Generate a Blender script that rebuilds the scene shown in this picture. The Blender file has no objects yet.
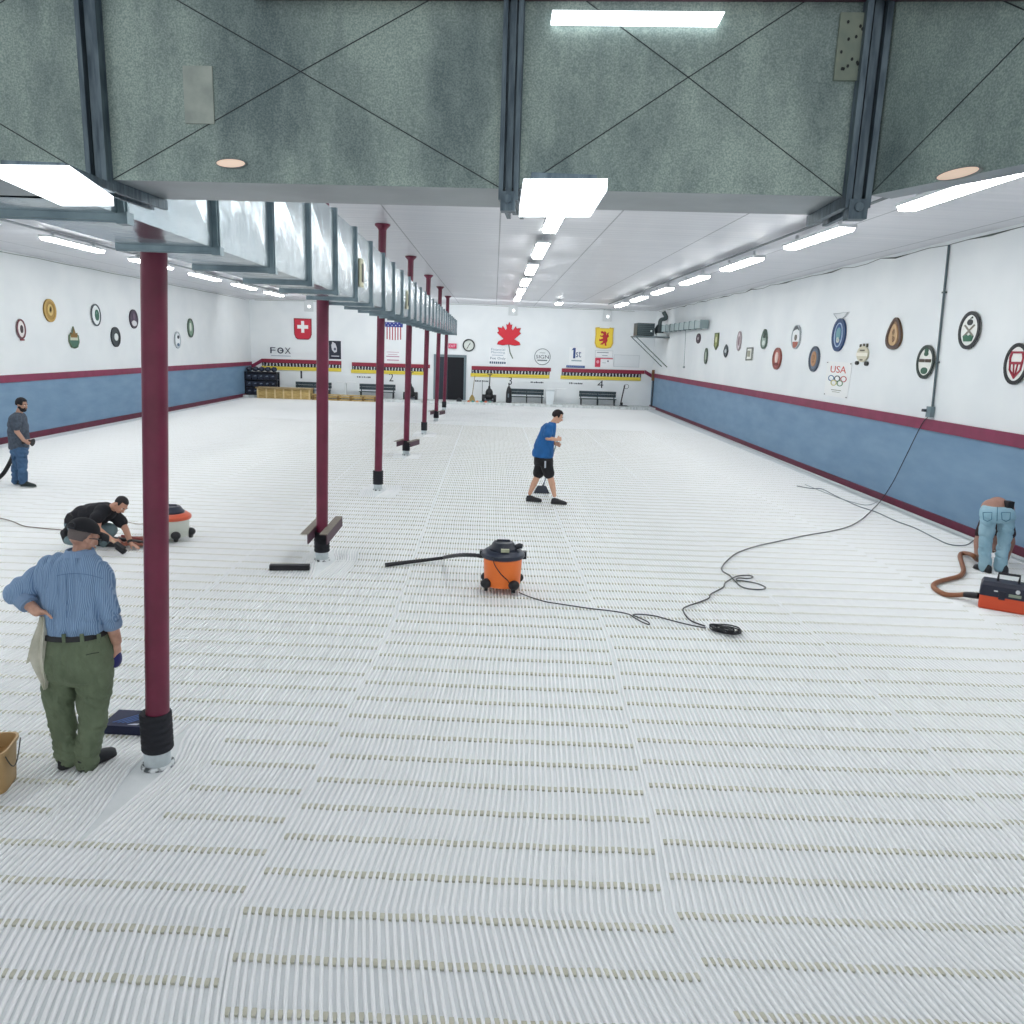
import bpy, math, random
import numpy as np
from mathutils import Vector as V, Matrix
random.seed(4)
SC = bpy.context.scene
COL = SC.collection
R = math.radians
# ------------------------------------------------------------------ camera
F_, CH, PT, RL, YW = 780., 2.95, .2064, -.0339, .0290
def cam_rows():
    p, r, y = PT, RL, YW
    f = V((math.sin(y)*math.cos(p), math.cos(y)*math.cos(p), -math.sin(p)))
    rt = V((math.cos(y), -math.sin(y), 0.)); dn = f.cross(rt)
    c, s = math.cos(r), math.sin(r)
    return c*rt+s*dn, -s*rt+c*dn, f
RT, DN, FW = cam_rows()
def ray(px, py): return RT*((px-512)/F_)+DN*((py-512)/F_)+FW
def FL(px, py, z=0.):
    d = ray(px, py); t = (z-CH)/d.z; return V((d.x*t, d.y*t, z))
def PY(px, py, Y):
    d = ray(px, py); t = Y/d.y; return V((d.x*t, Y, CH+d.z*t))
def PX(px, py, X):
    d = ray(px, py); t = X/d.x; return V((X, d.y*t, CH+d.z*t))
XA, XS = 8.237, .01026
def XRF(y): return XA+XS*y
def PXR(px, py, off=0.):
    d = ray(px, py); t = (XA-off)/(d.x-XS*d.y); return V((d.x*t, d.y*t, CH+d.z*t))
cd = bpy.data.cameras.new('camera'); cam = bpy.data.objects.new('camera', cd); COL.objects.link(cam)
cd.sensor_width = 36; cd.lens = 36*F_/1024; cd.clip_start = .05; cd.clip_end = 200
M3 = Matrix((RT, -DN, -FW)).transposed()
cam.matrix_world = Matrix.Translation((0, 0, CH)) @ M3.to_4x4()
SC.camera = cam
SC.view_settings.view_transform = 'Standard'; SC.view_settings.look = 'None'
SC.view_settings.gamma = 1; SC.view_settings.use_curve_mapping = False
SC.view_settings.exposure = 0.0
# ------------------------------------------------------------------ materials
def lin(c):
    if isinstance(c, str): c = tuple(int(c[i:i+2], 16)/255 for i in (0, 2, 4))
    return tuple((x/12.92 if x <= .04045 else ((x+.055)/1.055)**2.4) for x in c)+(1.,)
_mc = {}
def mat(c, rough=.6, metal=0., c2=None, scale=8., stretch=(1, 1, 1), bump=0., bscale=None, lo=.35, hi=.65, emit=0., spec=None, detail=4., kind='noise'):
    key = (c, rough, metal, c2, scale, stretch, bump, bscale, lo, hi, emit, spec, kind)
    if key in _mc: return _mc[key]
    m = bpy.data.materials.new('m_%s' % (c,)); m.use_nodes = True
    nt = m.node_tree; b = nt.nodes['Principled BSDF']
    b.inputs['Base Color'].default_value = lin(c); b.inputs['Roughness'].default_value = rough
    b.inputs['Metallic'].default_value = metal
    if spec is not None: b.inputs['Specular IOR Level'].default_value = spec
    if emit:
        b.inputs['Emission Color'].default_value = lin(c); b.inputs['Emission Strength'].default_value = emit
    if c2 or bump:
        tc = nt.nodes.new('ShaderNodeTexCoord'); mp = nt.nodes.new('ShaderNodeMapping')
        mp.inputs['Scale'].default_value = stretch; nt.links.new(tc.outputs['Object'], mp.inputs['Vector'])
    if c2:
        if kind == 'voronoi':
            n = nt.nodes.new('ShaderNodeTexVoronoi'); n.inputs['Scale'].default_value = scale; out = n.outputs['Color']
        elif kind == 'wave':
            n = nt.nodes.new('ShaderNodeTexWave'); n.inputs['Scale'].default_value = scale; n.inputs['Distortion'].default_value = 1.5; out = n.outputs['Fac']
        else:
            n = nt.nodes.new('ShaderNodeTexNoise'); n.inputs['Scale'].default_value = scale; n.inputs['Detail'].default_value = detail; out = n.outputs['Fac']
        nt.links.new(mp.outputs[0], n.inputs['Vector'])
        cr = nt.nodes.new('ShaderNodeValToRGB'); e = cr.color_ramp.elements
        e[0].position = lo; e[1].position = hi; e[0].color = lin(c); e[1].color = lin(c2)
        nt.links.new(out, cr.inputs[0]); nt.links.new(cr.outputs[0], b.inputs['Base Color'])
    if bump:
        n = nt.nodes.new('ShaderNodeTexNoise'); n.inputs['Scale'].default_value = bscale or scale; n.inputs['Detail'].default_value = 3
        nt.links.new(mp.outputs[0], n.inputs['Vector'])
        bp = nt.nodes.new('ShaderNodeBump'); bp.inputs['Strength'].default_value = 1; bp.inputs['Distance'].default_value = bump
        nt.links.new(n.outputs['Fac'], bp.inputs['Height']); nt.links.new(bp.outputs[0], b.inputs['Normal'])
    _mc[key] = m
    return m
# ------------------------------------------------------------------ mesh building
class MB:
    def __init__(s): s.v = []; s.f = []; s.m = []
    def add(s, vs, fs, m=0):
        o = len(s.v); s.v += [tuple(x) for x in vs]; s.f += [tuple(i+o for i in f) for f in fs]; s.m += [m]*len(fs); return s
    def box(s, c, d, rot=None, m=0, taper=1.):
        x, y, z = d[0]/2, d[1]/2, d[2]/2
        vs = [V((a*x*(taper if e < 0 else 1), b*y*(taper if e < 0 else 1), e*z)) for e in (-1, 1) for a, b in ((-1, -1), (1, -1), (1, 1), (-1, 1))]
        if rot is not None:
            if isinstance(rot, (int, float)): rot = Matrix.Rotation(rot, 3, 'Z')
            vs = [rot @ q for q in vs]
        c = V(c)
        return s.add([q+c for q in vs], [(3, 2, 1, 0), (4, 5, 6, 7), (0, 1, 5, 4), (1, 2, 6, 5), (2, 3, 7, 6), (3, 0, 4, 7)], m)
    def rings(s, rs, m=0, caps=True):
        n = len(rs[0]); fs = []
        for k in range(len(rs)-1):
            for i in range(n):
                j = (i+1) % n; fs.append((k*n+i, k*n+j, (k+1)*n+j, (k+1)*n+i))
        if caps: fs.append(tuple(range(n))[::-1]); fs.append(tuple((len(rs)-1)*n+i for i in range(n)))
        return s.add([p for r in rs for p in r], fs, m)
    def cyl(s, a, b, r0, r1=None, n=16, m=0):
        a, b = V(a), V(b); r1 = r0 if r1 is None else r1
        return s.tube([a, b], [r0, r1], n, m)
    def tube(s, pts, r, n=8, m=0, side=None, flat=1.):
        pts = [V(p) for p in pts]; rs = []; up = None
        for i, p in enumerate(pts):
            t = (pts[min(i+1, len(pts)-1)]-pts[max(i-1, 0)])
            if t.length < 1e-9: t = V((0, 0, 1))
            t.normalize()
            if up is None:
                up = V(side) if side is not None else (V((0, 0, 1)) if abs(t.z) < .9 else V((0, 1, 0)))
            u = up-t*up.dot(t)
            if u.length < 1e-6: u = t.orthogonal()
            u.normalize(); w = t.cross(u); up = u
            rr = r[i] if isinstance(r, (list, tuple)) else r
            rs.append([p+u*(rr*math.cos(2*math.pi*k/n))+w*(rr*flat*math.sin(2*math.pi*k/n)) for k in range(n)])
        return s.rings(rs, m)
    def cap(s, a, b, r0, r1=None, n=14, m=0, side=None, flat=1.):
        a, b = V(a), V(b); r1 = r0 if r1 is None else r1
        t = b-a; L = t.length; t = t/L if L > 1e-6 else V((0, 0, 1))
        P = []; Q = []
        for k in range(1, 5):
            th = math.pi/2*k/4; P.append(a-t*(r0*math.cos(th))); Q.append(max(r0*math.sin(th), .0005))
        for k in range(4, 0, -1):
            th = math.pi/2*k/4; P.append(b+t*(r1*math.cos(th))); Q.append(max(r1*math.sin(th), .0005))
        return s.tube(P, Q, n, m, side, flat)
    def ell(s, c, r, M=None, nu=18, nv=12, m=0, fn=None):
        c = V(c); rs = []
        if isinstance(r, (int, float)): r = (r, r, r)
        for j in range(nv+1):
            ph = -math.pi/2+math.pi*(j+.02 if j == 0 else j-.02 if j == nv else j)/nv; ring = []
            for i in range(nu):
                th = 2*math.pi*i/nu; d = V((math.cos(th)*math.cos(ph), math.sin(th)*math.cos(ph), math.sin(ph)))
                k = fn(d) if fn else 1.
                q = V((d.x*r[0]*k, d.y*r[1]*k, d.z*r[2]*k)); ring.append((M @ q if M is not None else q)+c)
            rs.append(ring)
        return s.rings(rs, m)
    def lathe(s, c, prof, n=24, m=0, M=None):
        c = V(c); rs = []
        for r, z in prof:
            ring = [V((r*math.cos(2*math.pi*i/n), r*math.sin(2*math.pi*i/n), z)) for i in range(n)]
            rs.append([(M @ q if M is not None else q)+c for q in ring])
        return s.rings(rs, m)
    def prism(s, pts, fr, d0, d1, m=0):
        O, u, v, n = fr; N = len(pts)
        a = [O+u*x+v*y+n*d0 for x, y in pts]; b = [O+u*x+v*y+n*d1 for x, y in pts]
        fs = [tuple(range(N))[::-1], tuple(range(N, 2*N))]+[(i, (i+1) % N, N+(i+1) % N, N+i) for i in range(N)]
        return s.add(a+b, fs, m)
    def ringp(s, out, inn, fr, d0, d1, m=0):
        O, u, v, n = fr; N = len(out); L = []
        for pts, d in ((out, d0), (out, d1), (inn, d1), (inn, d0)): L.append([O+u*x+v*y+n*d for x, y in pts])
        fs = []
        for k in range(4):
            for i in range(N):
                j = (i+1) % N; fs.append((k*N+i, k*N+j, ((k+1) % 4)*N+j, ((k+1) % 4)*N+i))
        return s.add([p for r in L for p in r], fs, m)
def link_mesh(name, me, parent=None, smooth=False, mats=()):
    for q in mats: me.materials.append(q)
    if smooth:
        me.polygons.foreach_set('use_smooth', [True]*len(me.polygons)); me.set_sharp_from_angle(angle=R(42))
    o = bpy.data.objects.new(name, me); COL.objects.link(o)
    if parent is not None: o.parent = parent
    return o
def wloc(p):
    q = V((0, 0, 0))
    while p is not None: q += p.location; p = p.parent
    return q
def build(name, mb, mats, parent=None, smooth=False, origin=None):
    if not isinstance(mats, (list, tuple)): mats = [mats]
    off = wloc(parent); o0 = V(origin) if origin is not None else off
    me = bpy.data.meshes.new(name); me.from_pydata([tuple(V(p)-o0) for p in mb.v], [], mb.f)
    me.validate(); me.polygons.foreach_set('material_index', mb.m[:len(me.polygons)] if len(mb.m) == len(me.polygons) else [0]*len(me.polygons))
    o = link_mesh(name, me, parent, smooth, mats)
    o.location = o0-off
    return o
def fix_normals(o):
    import bmesh
    b = bmesh.new(); b.from_mesh(o.data); bmesh.ops.recalc_face_normals(b, faces=b.faces); b.to_mesh(o.data); b.free(); return o
from mathutils import noise as mnoise
def blob(name, mb, m, parent, vox=.01, sm=4, folds=None):
    o = build(name, mb, m, parent, True); fix_normals(o)
    a = o.modifiers.new('remesh', 'REMESH'); a.mode = 'VOXEL'; a.voxel_size = vox; a.use_smooth_shade = True
    if sm:
        b = o.modifiers.new('smooth', 'SMOOTH'); b.iterations = sm; b.factor = .5
    bpy.context.view_layer.update()
    me = bpy.data.meshes.new_from_object(o.evaluated_get(bpy.context.evaluated_depsgraph_get())); o.modifiers.clear(); o.data = me
    if folds:
        w = wloc(parent); cos = [v.co.copy() for v in me.vertices]; nor = [v.normal.copy() for v in me.vertices]
        for i, c in enumerate(cos):
            d = 0.; zz = c.z+w.z
            for amp, sc, z0, z1 in folds:
                if z0 < zz < z1:
                    k = min(1., (zz-z0)/.05, (z1-zz)/.05); n_ = mnoise.noise(V((c.x*sc[0]+3, c.y*sc[1], c.z*sc[2]+c.x*sc[3])))
                    d += amp*k*(.5-min(1., abs(n_)*2.6))
            me.vertices[i].co = c-nor[i]*d
    me.polygons.foreach_set('use_smooth', [True]*len(me.polygons)); me.update()
    return o
def thing(name, label, cat, loc=(0, 0, 0), group=None):
    o = bpy.data.objects.new(name, None); COL.objects.link(o); o.location = loc; o.empty_display_size = .1
    o['label'] = label; o['category'] = cat
    if group: o['group'] = group
    return o
def tag(o, label, cat, group=None, kind=None):
    o['label'] = label; o['category'] = cat
    if group: o['group'] = group
    if kind: o['kind'] = kind
    return o
def struct(name, mb, mats, label=None):
    o = build(name, mb, mats); o['kind'] = 'structure'
    if label: o['label'] = label
    return o
def spline(pts, k=8):
    P = [V(p) for p in pts]; out = []
    for i in range(len(P)-1):
        a, b, c, d = P[max(i-1, 0)], P[i], P[i+1], P[min(i+2, len(P)-1)]
        for j in range(k):
            t = j/k; out.append(.5*((2*b)+(c-a)*t+(2*a-5*b+4*c-d)*t*t+(3*b-a-3*c+d)*t**3))
    out.append(P[-1]); return out
def oval(rx, ry, n=28, cx=0, cy=0, a0=0, egg=0): return [(cx+rx*(1-egg*math.sin(a0+2*math.pi*i/n))*math.cos(a0+2*math.pi*i/n), cy+ry*math.sin(a0+2*math.pi*i/n)) for i in range(n)]
def rect(x0, y0, x1, y1): return [(x0, y0), (x1, y0), (x1, y1), (x0, y1)]
_tc = {}
def text_pts(s, bold=False):
    if s in _tc: return _tc[s]
    cu = bpy.data.curves.new('t', 'FONT'); cu.body = s; cu.size = 1; cu.resolution_u = 3; cu.align_x = 'CENTER'; cu.align_y = 'CENTER'
    o = bpy.data.objects.new('t', cu); COL.objects.link(o); bpy.context.view_layer.update()
    me = bpy.data.meshes.new_from_object(o.evaluated_get(bpy.context.evaluated_depsgraph_get()))
    vs = [tuple(v.co) for v in me.vertices]; fs = [tuple(p.vertices) for p in me.polygons]
    bpy.data.objects.remove(o); bpy.data.curves.remove(cu); bpy.data.meshes.remove(me)
    xs = [v[0] for v in vs]; ys = [v[1] for v in vs]; x0, x1, y0, y1 = min(xs), max(xs), min(ys), max(ys)
    vs = [((v[0]-x0)/(x1-x0)-.5, (v[1]-y0)/(y1-y0)-.5) for v in vs]
    _tc[s] = (vs, fs); return vs, fs
def text_mb(mb, s, fr, cx, cy, w, h, d, m=0):
    """lettering, a thin raised solid of width w and height h"""
    O, u, v, n = fr; vs, fs = text_pts(s); N = len(vs); th = .004
    a = [O+u*(cx+x*w)+v*(cy+y*h)+n*(d+th) for x, y in vs]; b = [O+u*(cx+x*w)+v*(cy+y*h)+n*d for x, y in vs]
    ec = {}
    for f in fs:
        for i in range(len(f)): e = (f[i], f[(i+1) % len(f)]); ec[e] = 1
    side = [(e[0], e[1], e[1]+N, e[0]+N) for e in ec if (e[1], e[0]) not in ec]
    return mb.add(a+b, list(fs)+side, m)
# ------------------------------------------------------------------ dimensions
XL, XR, YB, Y0 = -13.1, 8.66, 43.2, -2.0
ZC = lambda x: 5.06+(5.22-5.06)*(x-XL)/(-2.3-XL) if x < -2.3 else 5.22-.04*(x+2.3)/(XR+2.3)
# ------------------------------------------------------------------ room materials
M_white = mat('edf1f3', .5, c2='e6ebee', scale=.8, detail=2)
M_blue = mat('7c9bb6', .55, c2='6c8dab', scale=1.6, stretch=(1, .6, 2.2), bump=.004, bscale=9, lo=.3, hi=.75)
M_stripe = mat('8a2f52', .5, c2='7d2849', scale=3)
M_base = mat('5c1a33', .55, c2='6a1f3b', scale=4)
M_maroon = mat('701e3c', .38, c2='641934', scale=5)
def ceiling_mat():
    m = bpy.data.materials.new('ceiling_panels'); m.use_nodes = True; nt = m.node_tree; b = nt.nodes['Principled BSDF']
    tc = nt.nodes.new('ShaderNodeTexCoord'); sx = nt.nodes.new('ShaderNodeSeparateXYZ'); nt.links.new(tc.outputs['Object'], sx.inputs[0])
    def line(out, per, off, w):
        a = nt.nodes.new('ShaderNodeMath'); a.operation = 'ADD'; a.inputs[1].default_value = off; nt.links.new(out, a.inputs[0])
        w_ = nt.nodes.new('ShaderNodeMath'); w_.operation = 'PINGPONG'; w_.inputs[1].default_value = per/2; nt.links.new(a.outputs[0], w_.inputs[0])
        c = nt.nodes.new('ShaderNodeMath'); c.operation = 'LESS_THAN'; c.inputs[1].default_value = w; nt.links.new(w_.outputs[0], c.inputs[0]); return c.outputs[0]
    l1 = line(sx.outputs['X'], 1.99, -2.03+1.99*10, .014)
    n = nt.nodes.new('ShaderNodeTexNoise'); n.inputs['Scale'].default_value = 1.; mp = nt.nodes.new('ShaderNodeMapping'); mp.inputs['Scale'].default_value = (.12, 5, 1)
    nt.links.new(tc.outputs['Object'], mp.inputs[0]); nt.links.new(mp.outputs[0], n.inputs['Vector'])
    cr = nt.nodes.new('ShaderNodeValToRGB'); cr.color_ramp.elements[0].position = .35; cr.color_ramp.elements[1].position = .7
    cr.color_ramp.elements[0].color = lin('d6d7dd'); cr.color_ramp.elements[1].color = lin('dfdfe4'); nt.links.new(n.outputs['Fac'], cr.inputs[0])
    mx = nt.nodes.new('ShaderNodeMix'); mx.data_type = 'RGBA'; mx.inputs[7].default_value = lin('9a9ca2')
    nt.links.new(l1, mx.inputs[0]); nt.links.new(cr.outputs[0], mx.inputs[6]); nt.links.new(mx.outputs[2], b.inputs['Base Color'])
    b.inputs['Roughness'].default_value = .38
    w = nt.nodes.new('ShaderNodeTexWave'); w.bands_direction = 'Y'; w.inputs['Scale'].default_value = 1.2; nt.links.new(tc.outputs['Object'], w.inputs['Vector'])
    bp = nt.nodes.new('ShaderNodeBump'); bp.inputs['Distance'].default_value = .004; nt.links.new(w.outputs['Fac'], bp.inputs['Height']); nt.links.new(bp.outputs[0], b.inputs['Normal'])
    return m
M_ceil = ceiling_mat()
M_floor = mat('e6eaec', .75, c2='d8dddf', scale=3.2, lo=.3, hi=.7, bump=.003, bscale=30)
M_tube = mat('f3f5f6', .45)
M_spacer = mat('c8c7b8', .7, c2='b9b8a8', scale=20)
# ------------------------------------------------------------------ shell
fx = MB().box(((XL+XR)/2, (Y0+YB)/2, -.1), (XR-XL+.6, YB-Y0+.6, .2)); struct('floor', fx, M_floor)
def wall_side(name, X, sgn, zs, zt, zb):
    t = .2; mb = MB()
    for z0, z1, m in ((0, zb, 2), (zb, zs, 1), (zs, zt, 2), (zt, 5.3, 0)):
        mb.box((X+sgn*t/2, (Y0+YB)/2, (z0+z1)/2), (t, YB-Y0, z1-z0), m=m)
    return struct(name, mb, [M_white, M_blue, M_stripe])
def skewbox(mb, o0, o1, y0, y1, z0, z1, m=0):
    vs = [(XRF(y)+o, y, z) for z in (z0, z1) for o, y in ((o0, y0), (o1, y0), (o1, y1), (o0, y1))]
    return mb.add(vs, [(3, 2, 1, 0), (4, 5, 6, 7), (0, 1, 5, 4), (1, 2, 6, 5), (2, 3, 7, 6), (3, 0, 4, 7)], m)
mb = MB()
for z0, z1, m in ((0, .17, 2), (.17, 1.68, 1), (1.68, 1.89, 2), (1.89, 5.3, 0)): skewbox(mb, 0, .25, Y0, YB, z0, z1, m)
struct('wall_right', mb, [M_white, M_blue, M_stripe])
struct('baseboard_right', skewbox(MB(), -.04, 0, Y0, YB, 0, .17), M_base)
struct('trim_1', skewbox(MB(), -.03, 0, Y0, YB, 1.68, 1.89), M_stripe)
wall_side('wall_left', XL, -1, 1.60, 1.80, .17)
struct('wall_back', MB().box(((XL+XR)/2, YB+.1, 2.65), (XR-XL+.4, .2, 5.3)), M_white)
for nm, X, s in (('baseboard_left', XL, 1),):
    struct(nm, MB().box((X+s*.02, (Y0+YB)/2, .085), (.04, YB-Y0, .17)), M_base)
struct('trim_2', MB().box((XL+.015, (Y0+YB)/2, 1.70), (.03, YB-Y0, .195)), M_stripe)
cm = MB()
xs = [XL-.1, -2.3, XR+.1]
for a, b in zip(xs[:-1], xs[1:]):
    cm.add([(a, Y0, ZC(a)), (b, Y0, ZC(b)), (b, YB+.1, ZC(b)), (a, YB+.1, ZC(a)), (a, Y0, ZC(a)+.15), (b, Y0, ZC(b)+.15), (b, YB+.1, ZC(b)+.15), (a, YB+.1, ZC(a)+.15)],
           [(3, 2, 1, 0), (4, 5, 6, 7), (0, 1, 5, 4), (2, 3, 7, 6), (1, 2, 6, 5), (3, 0, 4, 7)])
struct('ceiling', cm, M_ceil)
# raised walkway behind the far end of the sheets
struct('trim_3', MB().box(((XL+XR)/2, (41.5+YB)/2, .05), (XR-XL, YB-41.5, .1)).box(((XL+XR)/2, 41.46, .06), (XR-XL, .08, .12)), mat('d5dadb', .7, c2='a9aeae', scale=2.5, stretch=(4, 1, 1), lo=.45, hi=.75))
# door in the back wall
frb = lambda px, py, d=0.: (PY(px, py, YB-d), V((1, 0, 0)), V((0, 0, 1)), V((0, -1, 0)))
SB = PY(301, 350, YB).x-PY(300, 350, YB).x     # metres per pixel at the back wall
O = PY(449.5, 400, YB); dw, dh = 33*SB, 2.42
dr = bpy.data.objects.new('door_1', None); COL.objects.link(dr); dr['kind'] = 'structure'; dr.location = (O.x, YB, .1)
fr = (V((O.x, YB, .1)), V((1, 0, 0)), V((0, 0, 1)), V((0, -1, 0)))
mb = MB()
for a in (rect(-dw/2, 0, -dw/2+.13, dh), rect(dw/2-.13, 0, dw/2, dh), rect(-dw/2+.13, dh-.13, dw/2-.13, dh)): mb.prism(a, fr, .001, .07)
build('door_frame', mb, mat('6f7f86', .5), dr)
build('door_leaf', MB().prism(rect(-dw/2+.13, .0, -.12, dh-.13), fr, .001, .035), mat('232b38', .5), dr)
build('dark_door_panel', MB().prism(rect(-.12, .0, dw/2-.13, dh-.13), fr, .001, .02), mat('0d1018', .8), dr)  # near-black slab in place of the unlit space through the doorway
build('door_handle', MB().cyl((O.x-.2, YB-.035, 1.15), (O.x-.2, YB-.1, 1.15), .03).cyl((O.x-.2, YB-.09, 1.15), (O.x-.32, YB-.09, 1.15), .018), mat('a8adb0', .3, 1.), dr)
# ------------------------------------------------------------------ pipe mats
cols = [FL(*p) for p in [(158, 765), (322, 560), (378, 490), (406, 455), (424, 434), (436, 421), (444, 410)]]
ys = list(np.arange(2.2, 8, .14))+list(np.arange(8, 20, .3))+list(np.arange(20, 41.3, .7))
for c in cols: ys += list(c.y+np.arange(-1.9, 1.1, .16)) if c.y < 24 else list(c.y+np.arange(-1.2, 1.0, .4))
ys = sorted(set(round(float(y), 3) for y in ys if y <= 41.35)); ys = [y for i, y in enumerate(ys) if i == 0 or y-ys[i-1] > .04]
YS = np.array(ys)
ry = np.random.RandomState(3)
def bend(Y): return np.interp(Y, [1., 2., 2.6, 3.0, 3.3, 3.64, 4.0, 4.4, 4.9, 6.2, 7.7, 12, 41], [.5, .3, .1, .0, -.06, -.115, -.09, -.05, -.015, .05, .13, .08, 0])
def shift(x, Y, seam):
    d = bend(Y)+.006*np.sin(Y*1.9+seam*2.1)+.004*np.sin(Y*4.3+x*2.3)
    for c in cols:
        u = (x+.02)-c.x; dy = Y-c.y
        env = np.where(dy < 0, np.exp(-(dy/.62)**2*1.3), np.exp(-(dy/.36)**2*1.3))
        if abs(u) < 1.3: d = d+(1 if u >= 0 else -1)*.115*env*math.exp(-abs(u)/.5)*max(0., 1-abs(u)/1.3)**.5
    return d
MW = 2.3; NT = 58; PITCH = MW/NT
mat_names = ['far left, running along the left wall', 'under the bearded man holding the hose', 'between the bearded man and the kneeling man',
             'under the kneeling man and the white bucket vacuum', 'with the row of maroon columns standing in it', 'in the middle of the floor, under the orange vacuum',
             'under the coiled black cord', 'crossed by the black cord towards the right wall', 'far right, under the man bending over in jeans']
for k in range(9):
    x0 = -12.65+k*MW; cx = x0+MW/2
    t = thing('pipe_mat', 'long white ribbed cooling pipe mat, '+mat_names[k], 'pipe mat', (cx, 20, 0), 'white pipe mats covering the floor')
    n = len(YS); prof = [(-.0108, 0.001), (-.0085, .0125), (0, .019), (.0085, .0125), (.0108, .001)]
    VV = []; FF = []
    for j in range(NT):
        xj = x0+(j+.5)*PITCH; px = xj+shift(xj, YS, k)+.0025*math.sin(j*1.7)
        base = j*n*5
        A = np.empty((n, 5, 3))
        for q, (a, b) in enumerate(prof): A[:, q, 0] = px+a-cx; A[:, q, 1] = YS-20; A[:, q, 2] = b
        VV.append(A.reshape(-1, 3))
        i = np.arange(n-1)[:, None]*5+np.arange(4)[None, :]+base
        FF.append(np.stack([i, i+1, i+6, i+5], -1).reshape(-1, 4))
    VV = np.concatenate(VV); FF = np.concatenate(FF)
    me = bpy.data.meshes.new('tubing'); me.vertices.add(len(VV)); me.vertices.foreach_set('co', VV.ravel())
    me.loops.add(FF.size); me.loops.foreach_set('vertex_index', FF.ravel()); me.polygons.add(len(FF))
    me.polygons.foreach_set('loop_start', np.arange(0, FF.size, 4)); me.update(calc_edges=True)
    me.polygons.foreach_set('use_smooth', [True]*len(FF))
    link_mesh('tubing', me, t, False, [M_tube])
    off = {4: 3.093, 5: 2.933, 6: 3.034}.get(k, 2.95+.13*(k % 2))
    rows_ = np.arange(off-.64, 30, .32); VV = []; FF = []; c = 0
    for yy in rows_:
        for j in range(NT-1):
            xj = x0+(j+1.)*PITCH
            yj = yy-.042*xj; ya = np.array([yj])
            if yj < 2.3 or any(abs(yj-cc.y+.2) < .6 and abs(xj-cc.x) < .34 for cc in cols): continue
            xa = float(xj+shift(xj, ya, k)[0])-cx; yj = yj-20+.004*math.sin(j*.9); h = .0125
            w = .0125; l = .022
            VV += [(xa-w, yj-l, h), (xa+w, yj-l, h), (xa+w, yj+l, h), (xa-w, yj+l, h), (xa-w, yj-l, 0), (xa+w, yj-l, 0)]
            FF += [(c, c+1, c+2, c+3), (c+4, c+5, c+1, c)]; c += 6
    me = bpy.data.meshes.new('spacer_strips'); me.from_pydata(VV, [], FF); o = link_mesh('spacer_strips', me, t, False, [M_spacer]); o['label'] = 'rows of beige spacer clips between the tubes'
mb = MB()
for dx in (.07, .11, .16): mb.tube([(XRF(y)-dx, y, .03) for y in (2, 12, 25, 41.2)], .014, 6)
hp = build('header_pipe', mb, mat('c9cfd2', .5)); tag(hp, 'thin pale header pipes lying along the foot of the right wall', 'pipe')
# ------------------------------------------------------------------ columns
M_foam = mat('14161f', .75, bump=.004, bscale=30)
M_sleeve = mat('ccd6da', .5, c2='b4bec2', scale=9)
tops = {0: (154, 250), 1: (325, 310)}
cl = ['nearest the camera, right of the man in the blue shirt', 'second from the camera, with two angle boards strapped to its foot',
      'third from the camera, plain foot with black pad', 'fourth from the camera, with small boards at its foot', 'fifth from the camera, standing in front of the long duct end',
      'sixth from the camera, small boards at its foot, before the dark doorway', 'farthest away, by the dark doorway']
for i, c in enumerate(cols):
    zt = ZC(c.x); lean = .0 if i else .06
    t = thing('steel_column', 'round maroon steel column '+cl[i], 'column', (c.x, c.y, 0), 'row of maroon columns under the long duct')
    top = V((c.x+(.27 if i == 0 else .1), c.y, zt)); at = lambda z: V((c.x, c.y, 0)).lerp(top, z/zt)
    build('pole', MB().cyl(at(.12), at(zt-.12), .078, n=24), M_maroon, t, True)
    build('cap_plate', MB().lathe(at(zt-.12), [(.078, 0), (.09, .03), (.15, .09), (.15, .115)], 16), M_maroon, t, True)
    prof = []
    for k in range(6):
        z = k*.047; prof += [(.098, z), (.106, z+.012), (.106, z+.036), (.098, z+.046)]
    build('foam_wrap', MB().lathe(at(.125), prof), M_foam, t, True)
    build('base_sleeve', MB().lathe((c.x, c.y, 0), [(.088, 0), (.088, .13)]), M_sleeve, t, True)
    build('base_ring', MB().lathe((c.x, c.y, 0), [(.112, .001), (.11, .02), (.10, .026), (.09, .022)]), mat('4c5356', .6, c2='dfe4e6', scale=18, lo=.4, hi=.55), t, True)
M_board = mat('8b8378', .7, c2='6f675e', scale=12, stretch=(1, 6, 1))
def clamp_boards(px, label, sc):
    a = thing('angle_board', label, 'board', px[0][0])
    for (p, q), nm in zip(px, ('side_board', 'side_board')):
        d = (q-p).normalized(); s = V((d.y, -d.x, 0)); mb = MB()
        w, h = .10*sc, .13*sc
        for P in ((V((0, 0, 0)), s*w), ):
            mb.add([p, p+s*w, q+s*w, q, p+V((0, 0, .014)), p+s*w+V((0, 0, .014)), q+s*w+V((0, 0, .014)), q+V((0, 0, .014))], [(3, 2, 1, 0), (4, 5, 6, 7), (0, 1, 5, 4), (1, 2, 6, 5), (2, 3, 7, 6), (3, 0, 4, 7)])
            e = p+s*(w-.014); g = q+s*(w-.014)
            mb.add([e-V((0, 0, h)), e+s*.014-V((0, 0, h)), g+s*.014-V((0, 0, h)), g-V((0, 0, h)), e, e+s*.014, g+s*.014, g], [(3, 2, 1, 0), (4, 5, 6, 7), (0, 1, 5, 4), (1, 2, 6, 5), (2, 3, 7, 6), (3, 0, 4, 7)], 1)
        build(nm, mb, [M_board, mat('4a2f3d', .6)], a)
    return a
z = .47
clamp_boards([(FL(300.5, 534.5, z), FL(317, 518, z)), (FL(319.5, 535, z), FL(335.5, 517, z))], 'pair of grey-brown angled boards clamped to the foot of the second maroon column', 1.)
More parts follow.
